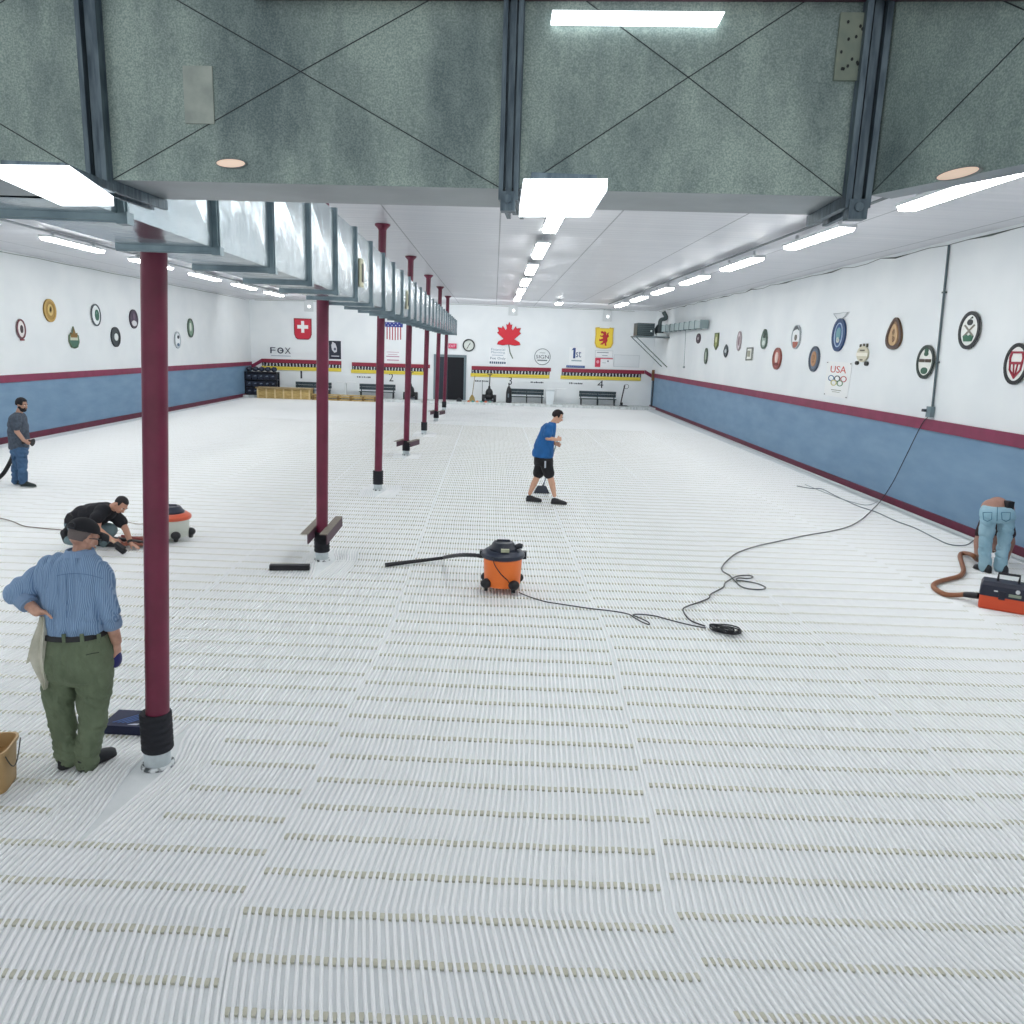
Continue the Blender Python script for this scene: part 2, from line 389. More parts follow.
def small_boards(c, label):
    p = V((c.x, c.y, .42))
    clamp_boards([(p+V((-.28, -.5, 0)), p+V((-.10, .15, 0))), (p+V((.08, -.5, 0)), p+V((.26, .15, 0)))], label, 1.)
small_boards(cols[3], 'pair of small angled boards clamped to the foot of the fourth maroon column')
small_boards(cols[5], 'pair of small angled boards at the foot of the sixth maroon column')
# ------------------------------------------------------------------ ducts
M_galv = mat('4f605f', .5, .25, c2='75847f', scale=75, lo=.3, hi=.7, bump=.0006, bscale=8)
def galv_dirty():
    m = bpy.data.materials.new('galvanised_sheet'); m.use_nodes = True; nt = m.node_tree; b = nt.nodes['Principled BSDF']
    tc = nt.nodes.new('ShaderNodeTexCoord')
    n1 = nt.nodes.new('ShaderNodeTexNoise'); n1.inputs['Scale'].default_value = 190; n1.inputs['Detail'].default_value = 3
    n2 = nt.nodes.new('ShaderNodeTexNoise'); n2.inputs['Scale'].default_value = 2.2; n2.inputs['Detail'].default_value = 6; n2.inputs['Roughness'].default_value = .62
    mp = nt.nodes.new('ShaderNodeMapping'); mp.inputs['Scale'].default_value = (1.7, 1, .75)
    for n in (n1,): nt.links.new(tc.outputs['Object'], n.inputs['Vector'])
    nt.links.new(tc.outputs['Object'], mp.inputs[0]); nt.links.new(mp.outputs[0], n2.inputs['Vector'])
    c1 = nt.nodes.new('ShaderNodeValToRGB'); e = c1.color_ramp.elements; e[0].position = .36; e[1].position = .66; e[0].color = lin('8b9b99'); e[1].color = lin('b6c1bd')
    c2 = nt.nodes.new('ShaderNodeValToRGB'); e = c2.color_ramp.elements; e[0].position = .34; e[1].position = .62; e[0].color = lin('78898e'); e[1].color = lin('e8efe6')
    nt.links.new(n1.outputs['Fac'], c1.inputs[0]); nt.links.new(n2.outputs['Fac'], c2.inputs[0])
    mx = nt.nodes.new('ShaderNodeMix'); mx.data_type = 'RGBA'; mx.blend_type = 'MULTIPLY'; mx.inputs[0].default_value = .8
    nt.links.new(c1.outputs[0], mx.inputs[6]); nt.links.new(c2.outputs[0], mx.inputs[7]); nt.links.new(mx.outputs[2], b.inputs['Base Color'])
    b.inputs['Metallic'].default_value = .35; b.inputs['Roughness'].default_value = .45
    return m
M_dirty = galv_dirty()
M_flange = mat('46545e', .45, .5, c2='66757d', scale=9, stretch=(6, 6, 1))
M_shiny = mat('a7b3b9', .22, .9, c2='95a3ab', scale=5, bump=.01, bscale=3.5)
M_flg2 = mat('8fa1a8', .38, .7, c2='75878f', scale=6)
K = .79; ZB, ZT = CH+.65*K, CH+1.51*K
sk = lambda p: (p[0]*K, p[1]*K)
def cross_section(parent, A, B, nrm, m, under, DD=.44):
    A, B = sk(A), sk(B)
    """box duct section between plan points A and B, front face along A-B, cross-broken sheet"""
    A = V((A[0], A[1], 0)); B = V((B[0], B[1], 0)); n = V((nrm[0], nrm[1], 0)); D = DD*K
    z0, z1 = V((0, 0, ZB)), V((0, 0, ZT)); mb = MB()
    p = [A+z0, B+z0, B+z1, A+z1]; ctr = (p[0]+p[2])/2-n*.012
    mb.add(p+[ctr], [(0, 1, 4), (1, 2, 4), (2, 3, 4), (3, 0, 4)])
    q = [x+n*D for x in p]
    mb.add(q, [(0, 3, 2, 1)]); mb.add([p[0], p[1], q[1], q[0]], [(3, 2, 1, 0)], 1); mb.add([p[3], p[2], q[2], q[3]], [(0, 1, 2, 3)])
    mb.add([p[0], q[0], q[3], p[3]], [(0, 3, 2, 1)]); mb.add([p[1], q[1], q[2], p[2]], [(0, 1, 2, 3)])
    for e in p: mb.cyl(e-n*.0005, ctr-n*.001, .0017, n=6, m=2)
    return build('duct_section', mb, [m, under, mat('2c3538', .5)], parent)
def cross_joint(parent, A, B, n, drop=.0):
    A, B = sk(A), sk(B)
    A = V((A[0], A[1], 0)); B = V((B[0], B[1], 0)); n = V((n[0], n[1], 0)).normalized(); u = (B-A).normalized(); w = (B-A).length; mb = MB(); mid = (A+B)/2
    rot = Matrix((u, n, V((0, 0, 1)))).transposed()
    H_ = ZT-ZB+.08
    for k, (o, ww, pr) in enumerate(((-.36, .22, .036), (0, .3, .022), (.36, .22, .036))):
        c = mid+u*(o*w)
        mb.box(c-n*(pr/2)+V((0, 0, ZB-.04+H_/2)), (ww*w, pr, H_), rot, m=0)
        mb.box(c+n*(.175)+V((0, 0, ZB-pr/2)), (ww*w, .4, pr), rot)
    mb.box(mid+n*.175+V((0, 0, (ZB+ZT)/2)), (w, .36, ZT-ZB), rot)
    mb.box(mid-n*.02+V((0, 0, ZB-.045)), (w*.7, .05, .06), rot); mb.cyl(mid-n*.055+V((0, 0, ZB-.04)), mid-n*.02+V((0, 0, ZB-.04)), .014, n=8)
    return build('joint_flange', mb, M_flange, parent)
M_under = mat('8a9295', .35, .3, c2='7a8286', scale=4)
cr = thing('air_duct', 'wide dirty grey galvanised air duct crossing overhead across the top of the view', 'duct', (0, 3.5, ZB))
nn = (.084, .9964)
cross_section(cr, (-3.3, 3.735), (-1.74, 3.605), nn, M_dirty, M_under)
cross_section(cr, (-1.655, 3.598), (0.01, 3.457), nn, M_dirty, M_under)
cross_section(cr, (.085, 3.45), (1.40, 3.34), nn, M_dirty, M_under)
dv = V((1.9-1.49, 2.25-3.29, 0)).normalized()
cross_section(cr, (1.49, 3.30), (1.96, 2.12), (-dv.y, dv.x), M_dirty, M_under, .12)
cross_joint(cr, (-1.745, 3.605), (-1.65, 3.598), nn); cross_joint(cr, (0.0, 3.458), (.085, 3.45), nn); cross_joint(cr, (1.395, 3.34), (1.495, 3.32), nn)
def onface(px, py, d=.0):
    """frame lying on the duct's front face"""
    t = Matrix.Rotation(-.0843, 3, 'Z'); u = t @ V((1, 0, 0)); n = t @ V((0, -1, 0))
    dr_ = ray(px, py); P0 = V((.0, 3.458*K, 0)); o = V((0, 0, CH)); s = (P0-o).dot(n)/dr_.dot(n)
    return (o+dr_*s+n*d, u, V((0, 0, 1)), n)
mb = MB().prism(rect(-.049, -.087, .049, .087), onface(200, 96), .0, .012); build('old_label', mb, mat('8f9891', .7, c2='a5ada4', scale=15), cr)['label'] = 'pale faded rectangular label patch'
mb = MB().prism(rect(-.045, -.095, .045, .095), onface(851, 48), .0, .012)
for a in range(14): mb.prism(oval(.004, .005, 8, random.uniform(-.037, .037), random.uniform(-.08, .08)), onface(851, 48), .012, .014, 1)
build('access_patch', mb, [mat('848c7c', .7, c2='6f7c72', scale=12), mat('1c2222')], cr)['label'] = 'yellowish patch dotted with dark screw holes'
# steel beam above
def on_elbow(px, py):
    n = V((dv.y, -dv.x, 0)); d_ = ray(px, py); t_ = (V((1.49*K, 3.30*K, CH))-V((0, 0, CH))).dot(n)/d_.dot(n); return V((0, 0, CH))+d_*t_, n
mb = MB(); q_, n_ = on_elbow(1030, 2)
if n_.dot(-ray(1030, 2)) < 0: n_ = -n_
n0 = onface(500, 2)[3]; e0, _ = on_elbow(880, 2)
for A_, B_, nn_ in ((onface(255, 1)[0], onface(872, 3)[0], n0), (e0, q_, n_)):
    o_ = nn_*.006; w_ = nn_*.05; u_ = V((0, 0, .09)); c8 = [A_+o_, B_+o_, B_+o_+w_, A_+o_+w_]
    mb.add(c8+[p+u_ for p in c8], [(3, 2, 1, 0), (4, 5, 6, 7), (0, 1, 5, 4), (1, 2, 6, 5), (2, 3, 7, 6), (3, 0, 4, 7)])
tag(fix_normals(build('steel_beam', mb, mat('3d1a2a', .5))), 'dark maroon steel edge along the very top of the big duct', 'beam')
# glowing shapes on the duct standing in for reflections of lamps in glass
M_refl_white = mat('f4fbff', .4, emit=3.)
M_tube_l = mat('fafcfa', .4, emit=27.)
def refl_panel(px, name, label, z, thick=.03):  # reflected ceiling lamp made as a glowing panel with an added mount
    P = [FL(a, b, z) for a, b in px]; c = sum(P, V())/4
    t = thing(name, label, 'reflection', c); m2 = MB(); m1 = MB()
    q = [p+V((0, 0, thick)) for p in P]
    m1.add(P+q, [(3, 2, 1, 0), (4, 5, 6, 7), (0, 1, 5, 4), (1, 2, 6, 5), (2, 3, 7, 6), (3, 0, 4, 7)])
    fix_normals(build('glow_panel', m1, M_refl_white, t))
    m2.box(c+V((0, 0, thick+.014)), ((P[1]-P[0]).length*.8, .3, .026)); build('added_mount', m2, M_flange, t)
refl_panel([(523, 190.5), (607, 190.5), (590, 217), (519, 217)], 'panel_reflection', 'white lamp reflection made as a glowing panel under the duct, near the top centre', CH+.535*K)
refl_panel([(-6, 176), (70, 177), (114, 206), (62, 206)], 'panel_reflection', 'white lamp reflection made as a glowing panel under the duct, at the top left corner', CH+.535*K)
fr = onface(636, 23, .0); t = thing('strip_reflection', 'long thin lamp reflection made as a glowing strip on the big duct face', 'reflection', fr[0])
build('glow_strip', MB().prism([(-.266, -.014), (.25, -.014), (.266, .019), (-.262, .019)], fr, .012, .04), M_refl_white, t); build('housing', MB().prism(rect(-.24, -.01, .24, .014), fr, .0, .012), mat('c9ced2'), t)  # reflected lamp as a glowing bar; its housing is added
M_refl_tan = mat('e9cdb8', .5, emit=.45)  # emissive tan for the reflected downlights; their rims are added
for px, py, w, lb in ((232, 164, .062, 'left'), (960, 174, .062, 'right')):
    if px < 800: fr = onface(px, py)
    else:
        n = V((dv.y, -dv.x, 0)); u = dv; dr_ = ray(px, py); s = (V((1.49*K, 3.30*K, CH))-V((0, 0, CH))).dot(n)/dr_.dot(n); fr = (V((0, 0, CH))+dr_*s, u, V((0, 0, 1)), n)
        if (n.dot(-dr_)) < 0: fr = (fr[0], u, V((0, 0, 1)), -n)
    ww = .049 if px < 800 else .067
    t = thing('oval_reflection', 'small warm-toned lamp reflection made as glowing oval on the %s end of the big duct' % lb, 'reflection', fr[0])
    build('glow_disc', MB().prism(oval(ww, .013), fr, .0, .01), M_refl_tan, t)
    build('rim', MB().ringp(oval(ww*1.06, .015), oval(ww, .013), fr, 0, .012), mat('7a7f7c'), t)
# long duct
LX0, LX1 = -2.17, -1.64
ld = thing('air_duct', 'long shiny galvanised duct running over the row of maroon columns', 'duct', (-1.9, 3.3, ZB))
YF = [3.28]+[3.62+1.165*k for k in range(27)]
ztop = lambda y: 4.24-.0085*(y-8)
ld_end = YF[-1]
for k in range(len(YF)-1):
    a, b = YF[k], YF[k+1]; za, zb = ztop(a), ztop(b)
    sh = lambda y: max(0, y-34)*.0
    ca = [V((LX1, a, ZB)), V((LX0, a, ZB)), V((LX0, a, za)), V((LX1, a, za))]; cb = [V((LX1, b, ZB)), V((LX0, b, ZB)), V((LX0, b, zb)), V((LX1, b, zb))]
    mb = MB()
    for i, dd in ((0, V((0, 0, -.008))), (1, V((-.02, 0, 0))), (2, V((0, 0, .01))), (3, V((.022, 0, 0)))):
        j = (i+1) % 4; p = [ca[i], cb[i], cb[j], ca[j]]; c_ = sum(p, V())/4+dd
        mb.add(p+[c_], [(0, 1, 4), (1, 2, 4), (2, 3, 4), (3, 0, 4)])
    o = build('duct_section', mb, M_shiny, ld); fix_normals(o)
for k, y in enumerate(YF[1:]):
    mb = MB(); zt = ztop(y); p = .028; w = .055
    mb.box(((LX0+LX1)/2, y, ZB-p/2), (LX1-LX0+2*p, w, p)).box(((LX0+LX1)/2, y, zt+p/2), (LX1-LX0+2*p, w, p))
    mb.box((LX1+p/2, y, (ZB+zt)/2), (p, w, zt-ZB)).box((LX0-p/2, y, (ZB+zt)/2), (p, w, zt-ZB))
    mb.box(((LX0+LX1)/2, y-.0, ZB-p*.5), (LX1-LX0+2*p+.01, .016, p+.014)).box((LX1+p/2, y, (ZB+zt)/2), (p+.014, .016, zt-ZB+2*p))
    mb.box((LX1+p*.6, y, ZB-p*.6), (.05, w+.01, .05)); build('joint_flange', mb, M_flg2, ld)
mb = MB().add([(LX0, ld_end, ZB), (LX1, ld_end, ZB), (LX1, ld_end, ztop(ld_end)), (LX0, ld_end, ztop(ld_end))], [(0, 1, 2, 3)]); build('end_cap', mb, M_shiny, ld)
for px, py in ((360.5, 273), (407, 300)):
    q = PX(px, py, LX1+.02); w = .17 if px < 400 else .15
    mb = MB().box(q+V((.01, 0, 0)), (.02, w*1.3, .32)).box(q+V((.025, .02, 0)), (.012, w*.7, .21), m=1); build('inspection_window', mb, [mat('cfcdb0', .6), mat('2e3430', .4)], ld)
# ------------------------------------------------------------------ ceiling lights
M_hous = mat('d5dade', .45)
def ceil_light(x, y, label, grp, L=2.35, W=.26, rot=0):
    z = ZC(x); z = z-(.08 if x > 5 else 0); t = thing('ceiling_light', label, 'ceiling light', (x, y, z-.22), grp)
    mb = MB().box((x, y, z-.14), (W+.02, L+.06, .05))
    for s in (-1, 1): mb.box((x, y+s*L*.38, z-.06), (.05, .05, .12))
    build('housing', mb, M_hous, t)
    md = MB(); pr = [(-W/2, 0), (-W/2*.8, -.05), (W/2*.8, -.05), (W/2, 0)]
    md.rings([[V((x+a, y+e*L/2, z-.165+b)) for a, b in pr] for e in (-1, 1)]); fix_normals(build('diffuser', md, M_tube_l, t))
    return t
ordn = ['first', 'second', 'third', 'fourth', 'fifth', 'sixth', 'seventh']
for nm, x, yy, vis in (('right-hand', 5.38, [9.6+4.13*k for k in range(7)], 'right'), ('centre', .93, [13.5+4.13*k for k in range(6)], 'centre'), ('left-hand', -9.65, [18.9+4.13*k for k in range(5)], 'left')):
    for k, y in enumerate(yy):
        ceil_light(x, y, 'long fluorescent ceiling light, %s one in the %s row counting from the camera' % (ordn[k], nm), 'ceiling lights in the %s row' % nm)
    for k in range(1, 4):
        y = yy[0]-4.13*k
        if y > 5: ceil_light(x, y, 'fluorescent ceiling light of the %s row above and behind the crossing duct' % nm, 'ceiling lights hidden by the duct')
for y in (5.2, 9.3, 13.5, 17.6, 21.7, 25.9, 30, 34.1): ceil_light(-5.9, y, 'fluorescent ceiling light hidden behind the long duct', 'ceiling lights hidden by the duct')
ceil_light(2.87, 36.6, 'single short ceiling light near the back wall, between the centre and right rows', None, 1.0, .3)
tag(build('conduit', MB().tube([(5.20, 5.5, 5.10), (5.20, 37, 5.10)], .022, 6).tube([(5.28, 5.5, 5.14), (5.28, 37, 5.14)], .012, 6), mat('6d7478', .5)), 'grey conduit running beside the right-hand row of ceiling lights', 'conduit')
tag(build('conduit', MB().tube([(-9.48, 8, ZC(-9.5)-.07), (-9.48, 37, ZC(-9.5)-.07)], .022, 6), mat('8d9498', .5)), 'grey conduit running beside the left-hand row of ceiling lights', 'conduit')
pts = []
for k in range(60): y = 4+k*.65; pts.append((XRF(y)-.03, y, ZC(XR)-.05-.035*abs(math.sin(k*.9))-.02*math.sin(k*2.3)))
tag(build('wall_cable', MB().tube(pts, [.006+.012*(k % 5 == 0) for k in range(60)], 5), mat('4b5550')), 'dark sagging cable along the top edge of the right wall', 'cable')
pts = [(XL+.03, 6+k*.65, ZC(XL)-.04-.02*abs(math.sin(k*.7))) for k in range(57)]
tag(build('wall_cable', MB().tube(pts, .008, 5), mat('7b8580')), 'thin dark cable along the top edge of the left wall', 'cable')
pts = [(XL+.3+k*.52, YB-.04, ZC(XL+.3+k*.52)-.04-.015*abs(math.sin(k*.7))) for k in range(40)]
tag(build('wall_cable', MB().tube(pts, .01, 5), mat('8b9590')), 'thin cable along the top edge of the back wall', 'cable')
# ------------------------------------------------------------------ plaques and signs
def plaque(name, label, cat, fr, W, H, els, group=None, base=None):
    """els: (part, colour, shape, d0, d1); shape in units of half width / half height"""
    t = thing(name, label, cat, fr[0], group); a, b = W/2, H/2
    for e in els:
        part, colr, shp, d0, d1 = e[:5]; mb = MB()
        shapes = shp if isinstance(shp, list) and shp and isinstance(shp[0], tuple) and isinstance(shp[0][0], str) else [('poly', shp)]
        for k in shapes:
            if k[0] == 'poly': mb.prism([(x*a, y*b) for x, y in k[1]], fr, d0, d1)
            elif k[0] == 'ring': mb.ringp([(x*a, y*b) for x, y in k[1]], [(x*a, y*b) for x, y in k[2]], fr, d0, d1)
            elif k[0] == 'text': text_mb(mb, k[1], fr, k[2]*a, k[3]*b, k[4]*a, k[5]*b, d1)
        o = build(part, mb, mat(colr, .5), t); fix_normals(o)
    return t
O1 = oval(1, 1); On = lambda r, q=None: oval(r, q or r)
def wall_frame(px, py, w, h, side):
    if side == 'R': u, n = V((-XS, -1, 0)).normalized(), V((-1, XS, 0)).normalized(); g = lambda x, y: PXR(x, y, .003)
    else: u, n = V((0, 1, 0)), V((1, 0, 0)); g = lambda x, y: PX(x, y, XL+.003)
    a = g(px-w/2, py); b = g(px+w/2, py); c = g(px, py-h/2); d = g(px, py+h/2)
    return (g(px, py), u, V((0, 0, 1)), n), abs(a.y-b.y), abs(c.z-d.z)
def shield(w=1., h=1., point=.55): return [(-w, h), (w, h), (w, -.2*h), (w*.9, -.55*h), (w*.55, -.85*h), (0, -h), (-w*.55, -.85*h), (-w*.9, -.55*h), (-w, -.2*h)]
def leaf():
    h = [(0, 1), (.12, .78), (.25, .84), (.2, .5), (.3, .42), (.55, .72), (.62, .55), (.98, .6), (.86, .32), (1, .2), (.45, -.22), (.9, -.42), (.98, -.62), (.5, -.68), (.1, -.62)]
    return h+[(-x, y) for x, y in reversed(h[1:])]
def crest(px, py, w, h, side, label, rim, field, emblems, outline=None, ring=.8):
    if side == 'R' and px < 770: w *= .8
    fr, W, H = wall_frame(px, py, w, h, side); ol = outline or O1
    inner = [(x*ring, y*(1-(1-ring)*W/H if W < H else ring)) for x, y in ol]
    els = [('backing', field, ol, .0, .03), ('rim', rim, [('ring', ol, inner)], .0, .045)]
    els += [('emblem', c, s, .03, .045) for c, s in emblems]
    return plaque('crest', 'painted club crest on the %s wall: %s' % ('right' if side == 'R' else 'left', label), 'crest', fr, W, H, els, 'club crests along the %s wall' % ('right' if side == 'R' else 'left'))
P = lambda *a: [('poly', q) for q in a]
X_ = P([(-.5, .25), (-.42, .3), (.5, -.3), (.42, -.35)], [(.5, .25), (.42, .3), (-.5, -.3), (-.42, -.35)])
# left wall
crest(20, 329, 9, 20, 'L', 'white oval with thin maroon ring, farthest left', '6d3440', 'e9e4e2', [('3c2a30', P(oval(.3, .4, 16, .1, 0))), ('8a3b45', P(rect(-.45, -1.15, .45, -1.0)))], ring=.78)
crest(49, 310.5, 12, 23, 'L', 'large gold round one', 'c2a058', 'ae8a45', [('dcc07a', P(oval(.45, .5, 18, 0, .05))), ('7d5f2c', P(oval(.2, .28, 12, .02, .1)))])
crest(73, 337.5, 10, 22, 'L', 'gold crown shape over a green base', '5f7d62', 'cfd2bf', [('8b6a33', P([(-.6, .0), (-.7, .45), (-.3, .35), (0, 1.0), (.3, .35), (.7, .45), (.6, 0)])), ('3f6a58', P([(-.85, -.25), (.85, -.25), (.6, -.8), (0, -.97), (-.6, -.8)]))], outline=[(-.3, .45), (0, 1), (.3, .45), (.9, .2), (1, -.4), (.6, -.9), (0, -1), (-.6, -.9), (-1, -.4), (-.9, .2)], ring=.85)
crest(95, 315, 9.5, 22, 'L', 'white one with dark crescent and green centre', '2a3a44', 'e9eef0', [('35695a', P(oval(.42, .5, 18, .2, 0))), ('e9eef0', P([(0, .4), (.15, .1), (-.05, .1)]))], ring=.86)
crest(115, 337, 9, 20, 'L', 'dark charcoal oval with small white centre', '2c3338', '343d42', [('e8ecec', P(oval(.42, .38, 10, .05, .0)))])
crest(133, 319, 8, 19, 'L', 'dark purple oval with white lower part', '3b2f42', '4b3c52', [('e4e4e8', P(oval(.6, .3, 16, 0, -.45))), ('6c5a70', P(oval(.3, .35, 12, 0, .25)))])
crest(177, 340, 6, 17, 'L', 'small white one just right of the first column', 'b9c2c8', 'e8edf0', [('3b4650', P(oval(.3, .2, 12, .2, .35))), ('4d6a86', P(oval(.35, .2, 12, .1, -.55)))])
crest(190, 328, 6, 19, 'L', 'narrow green oval farthest right on that wall', '3f4f48', '7d9a86', [('dfe8df', P(oval(.3, .45, 12, -.1, .1)))])
# right wall
crest(699, 338.5, 4.8, 10, 'R', 'small dark purple one nearest the corner', '3d333c', '5a4652', [('c9c3c6', P(oval(.3, .3, 10)))])
crest(706.5, 356, 3.8, 16, 'R', 'slim grey-green one, lower row nearest the corner', '4c5a52', '7b8a7c', [('b5bfb0', P(oval(.3, .5, 10)))])
crest(717, 341.4, 4.6, 17, 'R', 'slim olive shield', '55603e', '8c9455', [('d8d7b0', P(oval(.35, .35, 10, 0, .2)))], outline=[(-1, 1), (1, 1), (1, -.5), (0, -1), (-1, -.5)])
crest(726.5, 351, 5.2, 13, 'R', 'small dark grey diamond-like one', '333b40', '57636a', [('c5ccd0', P(oval(.4, .3, 10)))], outline=[(0, 1), (.7, .6), (1, 0), (.6, -.7), (0, -1), (-.7, -.6), (-1, 0), (-.6, .6)])
crest(739.8, 341, 4.8, 19.5, 'R', 'slim pale pink one', 'a7989c', 'd9ccd0', [('8a6f78', P(oval(.3, .5, 10)))])
crest(750, 354, 8, 13.5, 'R', 'pale square one with dark edge', '6d716c', 'e6e8e2', [('9a9a8a', P(rect(-.5, -.4, .3, .5)))], outline=[(-.9, -1), (1, -.9), (1, 1), (-.8, .95)])
crest(765, 339, 7, 20, 'R', 'dark green top over grey-green lower oval', '4c6458', '9fb0a8', [('233c33', P([(-.2, .95), (.3, .9), (.45, .1), (-.35, .1)])), ('dce5e0', P(oval(.4, .25, 12, 0, -.4)))], outline=oval(1, 1, egg=.3))
crest(777.7, 358.6, 8.4, 22, 'R', 'red oval with white centre figure', '8a4a42', 'b4655a', [('e6d3cb', P(oval(.35, .5, 14, 0, .1))), ('7d2f2c', P(oval(.5, .15, 12, 0, -.5)))])
crest(797, 337, 8.5, 24, 'R', 'white one with grey top and red-brown foot', 'aab4ba', 'e9edef', [('4e565c', P([(-.7, .5), (-.4, .9), (.3, .95), (.7, .5), (.3, .65), (-.3, .6)])), ('a05846', P([(-.6, -.4), (.6, -.4), (.4, -.85), (0, -1), (-.4, -.85)])), ('6a655a', P(oval(.25, .25, 12, 0, -.05)))], ring=.9)
crest(815, 359, 10, 25.5, 'R', 'blue-grey oval with orange figure in the middle', '4a5566', '6d7a8c', [('b98a62', P(oval(.5, .6, 18))), ('7a5136', P(oval(.25, .35, 12)))])
crest(839.8, 335, 13, 33, 'R', 'tall blue oval with pale ring of marks', '21406c', '2c558c', [('b9c9dc', [('ring', On(.62, .74), On(.54, .68))]), ('6fa0a8', P(oval(.34, .4, 14, 0, .05))), ('d9dfd4', P(oval(.22, .18, 10, 0, -.3)))])
fr, W, H = wall_frame(841.5, 317, 15, 9, 'R')
plaque('fish_tail_ornament', 'white fish tail shaped ornament above the tall blue crest', 'ornament', fr, W, H, [('tail', 'dfe3e6', [(-1, .9), (-.3, .55), (.3, .55), (1, .9), (.55, .0), (.15, -.3), (.15, -1), (-.15, -1), (-.15, -.3), (-.55, 0)], 0, .03), ('tail_edge', '9aa3a8', [('ring', [(-1, .9), (1, .9), (.15, -1), (-.15, -1)], [(-.88, .82), (.88, .82), (.1, -.85), (-.1, -.85)])], .03, .035)])
fr, W, H = wall_frame(863.6, 354.7, 13, 20, 'R')
plaque('crest', 'painted club crest on the right wall: round cream one with two small dark feet', 'crest', fr, W, H, [('backing', 'cfcab4', oval(.85, .8, cy=.05), 0, .04), ('band', 'eeeade', rect(-.85, -.15, .85, .2), .04, .05), ('dark_feet', '22231f', P(oval(.22, .2, 12, -.75, -.85), oval(.25, .22, 12, .72, -.88)), 0, .04), ('top_pegs', '4f4b3e', P(rect(-.6, .75, -.45, 1.05), rect(-.1, .85, .05, 1.1), rect(.4, .75, .55, 1.1)), 0, .03), ('slot', '5a5646', P(rect(-.35, .35, .35, .5), rect(-.2, -.6, .2, -.45)), .04, .05)], 'club crests along the right wall')
crest(895.5, 333.6, 14.5, 32, 'R', 'brown egg-shaped wooden one with tan middle', '4a3328', '8a6a4c', [('c8a67c', P(oval(.55, .68, 20, 0, -.08, egg=.3))), ('7a5638', P(oval(.28, .2, 12, 0, -.35), oval(.2, .2, 12, 0, .1)))], outline=oval(1, 1, egg=.38), ring=.76)
crest(927, 362, 17.5, 34, 'R', 'white oval beside the pipe, green emblems', '20302c', 'eef0ea', [('2d5a46', P(oval(.2, .14, 12, 0, .68), oval(.22, .14, 12, 0, .48), oval(.36, .2, 14, 0, -.52))), ('4a3d30', P(rect(-.68, -.02, -.12, .17), rect(.0, -.02, .62, .17)))])
crest(971, 330.4, 21, 38, 'R', 'large white oval with black ring, crossed brooms', '1b1f26', 'f0f2ef', [('20262c', P(oval(.25, .16, 14, 0, .42), [(-.05, .6), (.18, .72), (.2, .62)])), ('8d8a80', X_), ('2f6a52', P([(-.5, -.3), (-.2, -.22), (0, -.3), (.2, -.22), (.5, -.3), (.36, -.58), (-.36, -.58)]))])
crest(1018, 364, 24, 42, 'R', 'black-ringed oval with red-edged shield', '16191d', 'f0f2ef', [('9a1d36', [('ring', [(-.5, .6), (.5, .6), (.6, .3), (.5, -.3), (0, -.72), (-.5, -.3), (-.6, .3)], [(-.4, .5), (.4, .5), (.48, .27), (.4, -.27), (0, -.58), (-.4, -.27), (-.48, .27)]), ('poly', rect(-.5, -.02, .5, .1)), ('poly', [(-.2, -.02), (-.12, -.02), (-.03, -.55), (-.1, -.55)]), ('poly', [(.12, -.02), (.2, -.02), (.1, -.55), (.03, -.55)])])])
# olympic style banner
fr, W, H = wall_frame(837.5, 379.5, 25, 36, 'R')
rg = lambda cx, cy: ('ring', oval(.24, .17, 20, cx, cy), oval(.18, .125, 20, cx, cy))
t = plaque('banner', 'white square banner reading USA with five interlocking rings on right wall', 'banner', fr, W, H, [('cloth', 'eef0f0', [(-1, 1), (1, .95), (.93, -1), (-.95, -.95)], 0, .008), ('lettering', 'c8534f', [('text', 'USA', 0, .56, 1.25, .38)], .0, .008),
  ('blue_ring', '3f6d9a', [rg(-.5, .05)], .008, .014), ('black_ring', '2c3035', [rg(0, .05)], .008, .015), ('red_ring', 'b5545c', [rg(.5, .05)], .008, .014), ('yellow_ring', 'c9c07a', [rg(-.25, -.2)], .009, .016), ('green_ring', '5f8f6a', [rg(.25, -.2)], .009, .016),
  ('small_print', '8d8f80', P(rect(-.4, -.62, .4, -.58), rect(-.3, -.72, .3, -.69)), .008, .01), ('corner_pin', '55595c', P(*[oval(.03, .03, 8, a, b) for a, b in ((-.93, .93), (.93, .9), (.87, -.93), (-.9, -.9))]), .008, .02)])
# conduit down right wall with outlet box
a, b = PXR(949, 245, .03), PXR(932, 411, .03)
t = thing('conduit', 'thin grey vertical conduit on right wall ending in an outlet box', 'conduit', b)
build('pipe', MB().tube([a, b], .022, 8), mat('54646a', .5), t, True)
build('outlet_box', MB().box(b+V((-.02, .02, -.02)), (.08, .16, .2)), mat('6f8288', .5), t)
build('plug', MB().box(b+V((-.07, .13, -.0)), (.07, .1, .05)), mat('25303a', .5), t)
build('strap', MB().box(a.lerp(b, .28)+V((.005, 0, 0)), (.05, .1, .03)).box(a.lerp(b, .7)+V((.005, 0, 0)), (.05, .1, .03)), mat('4a565a', .5), t)
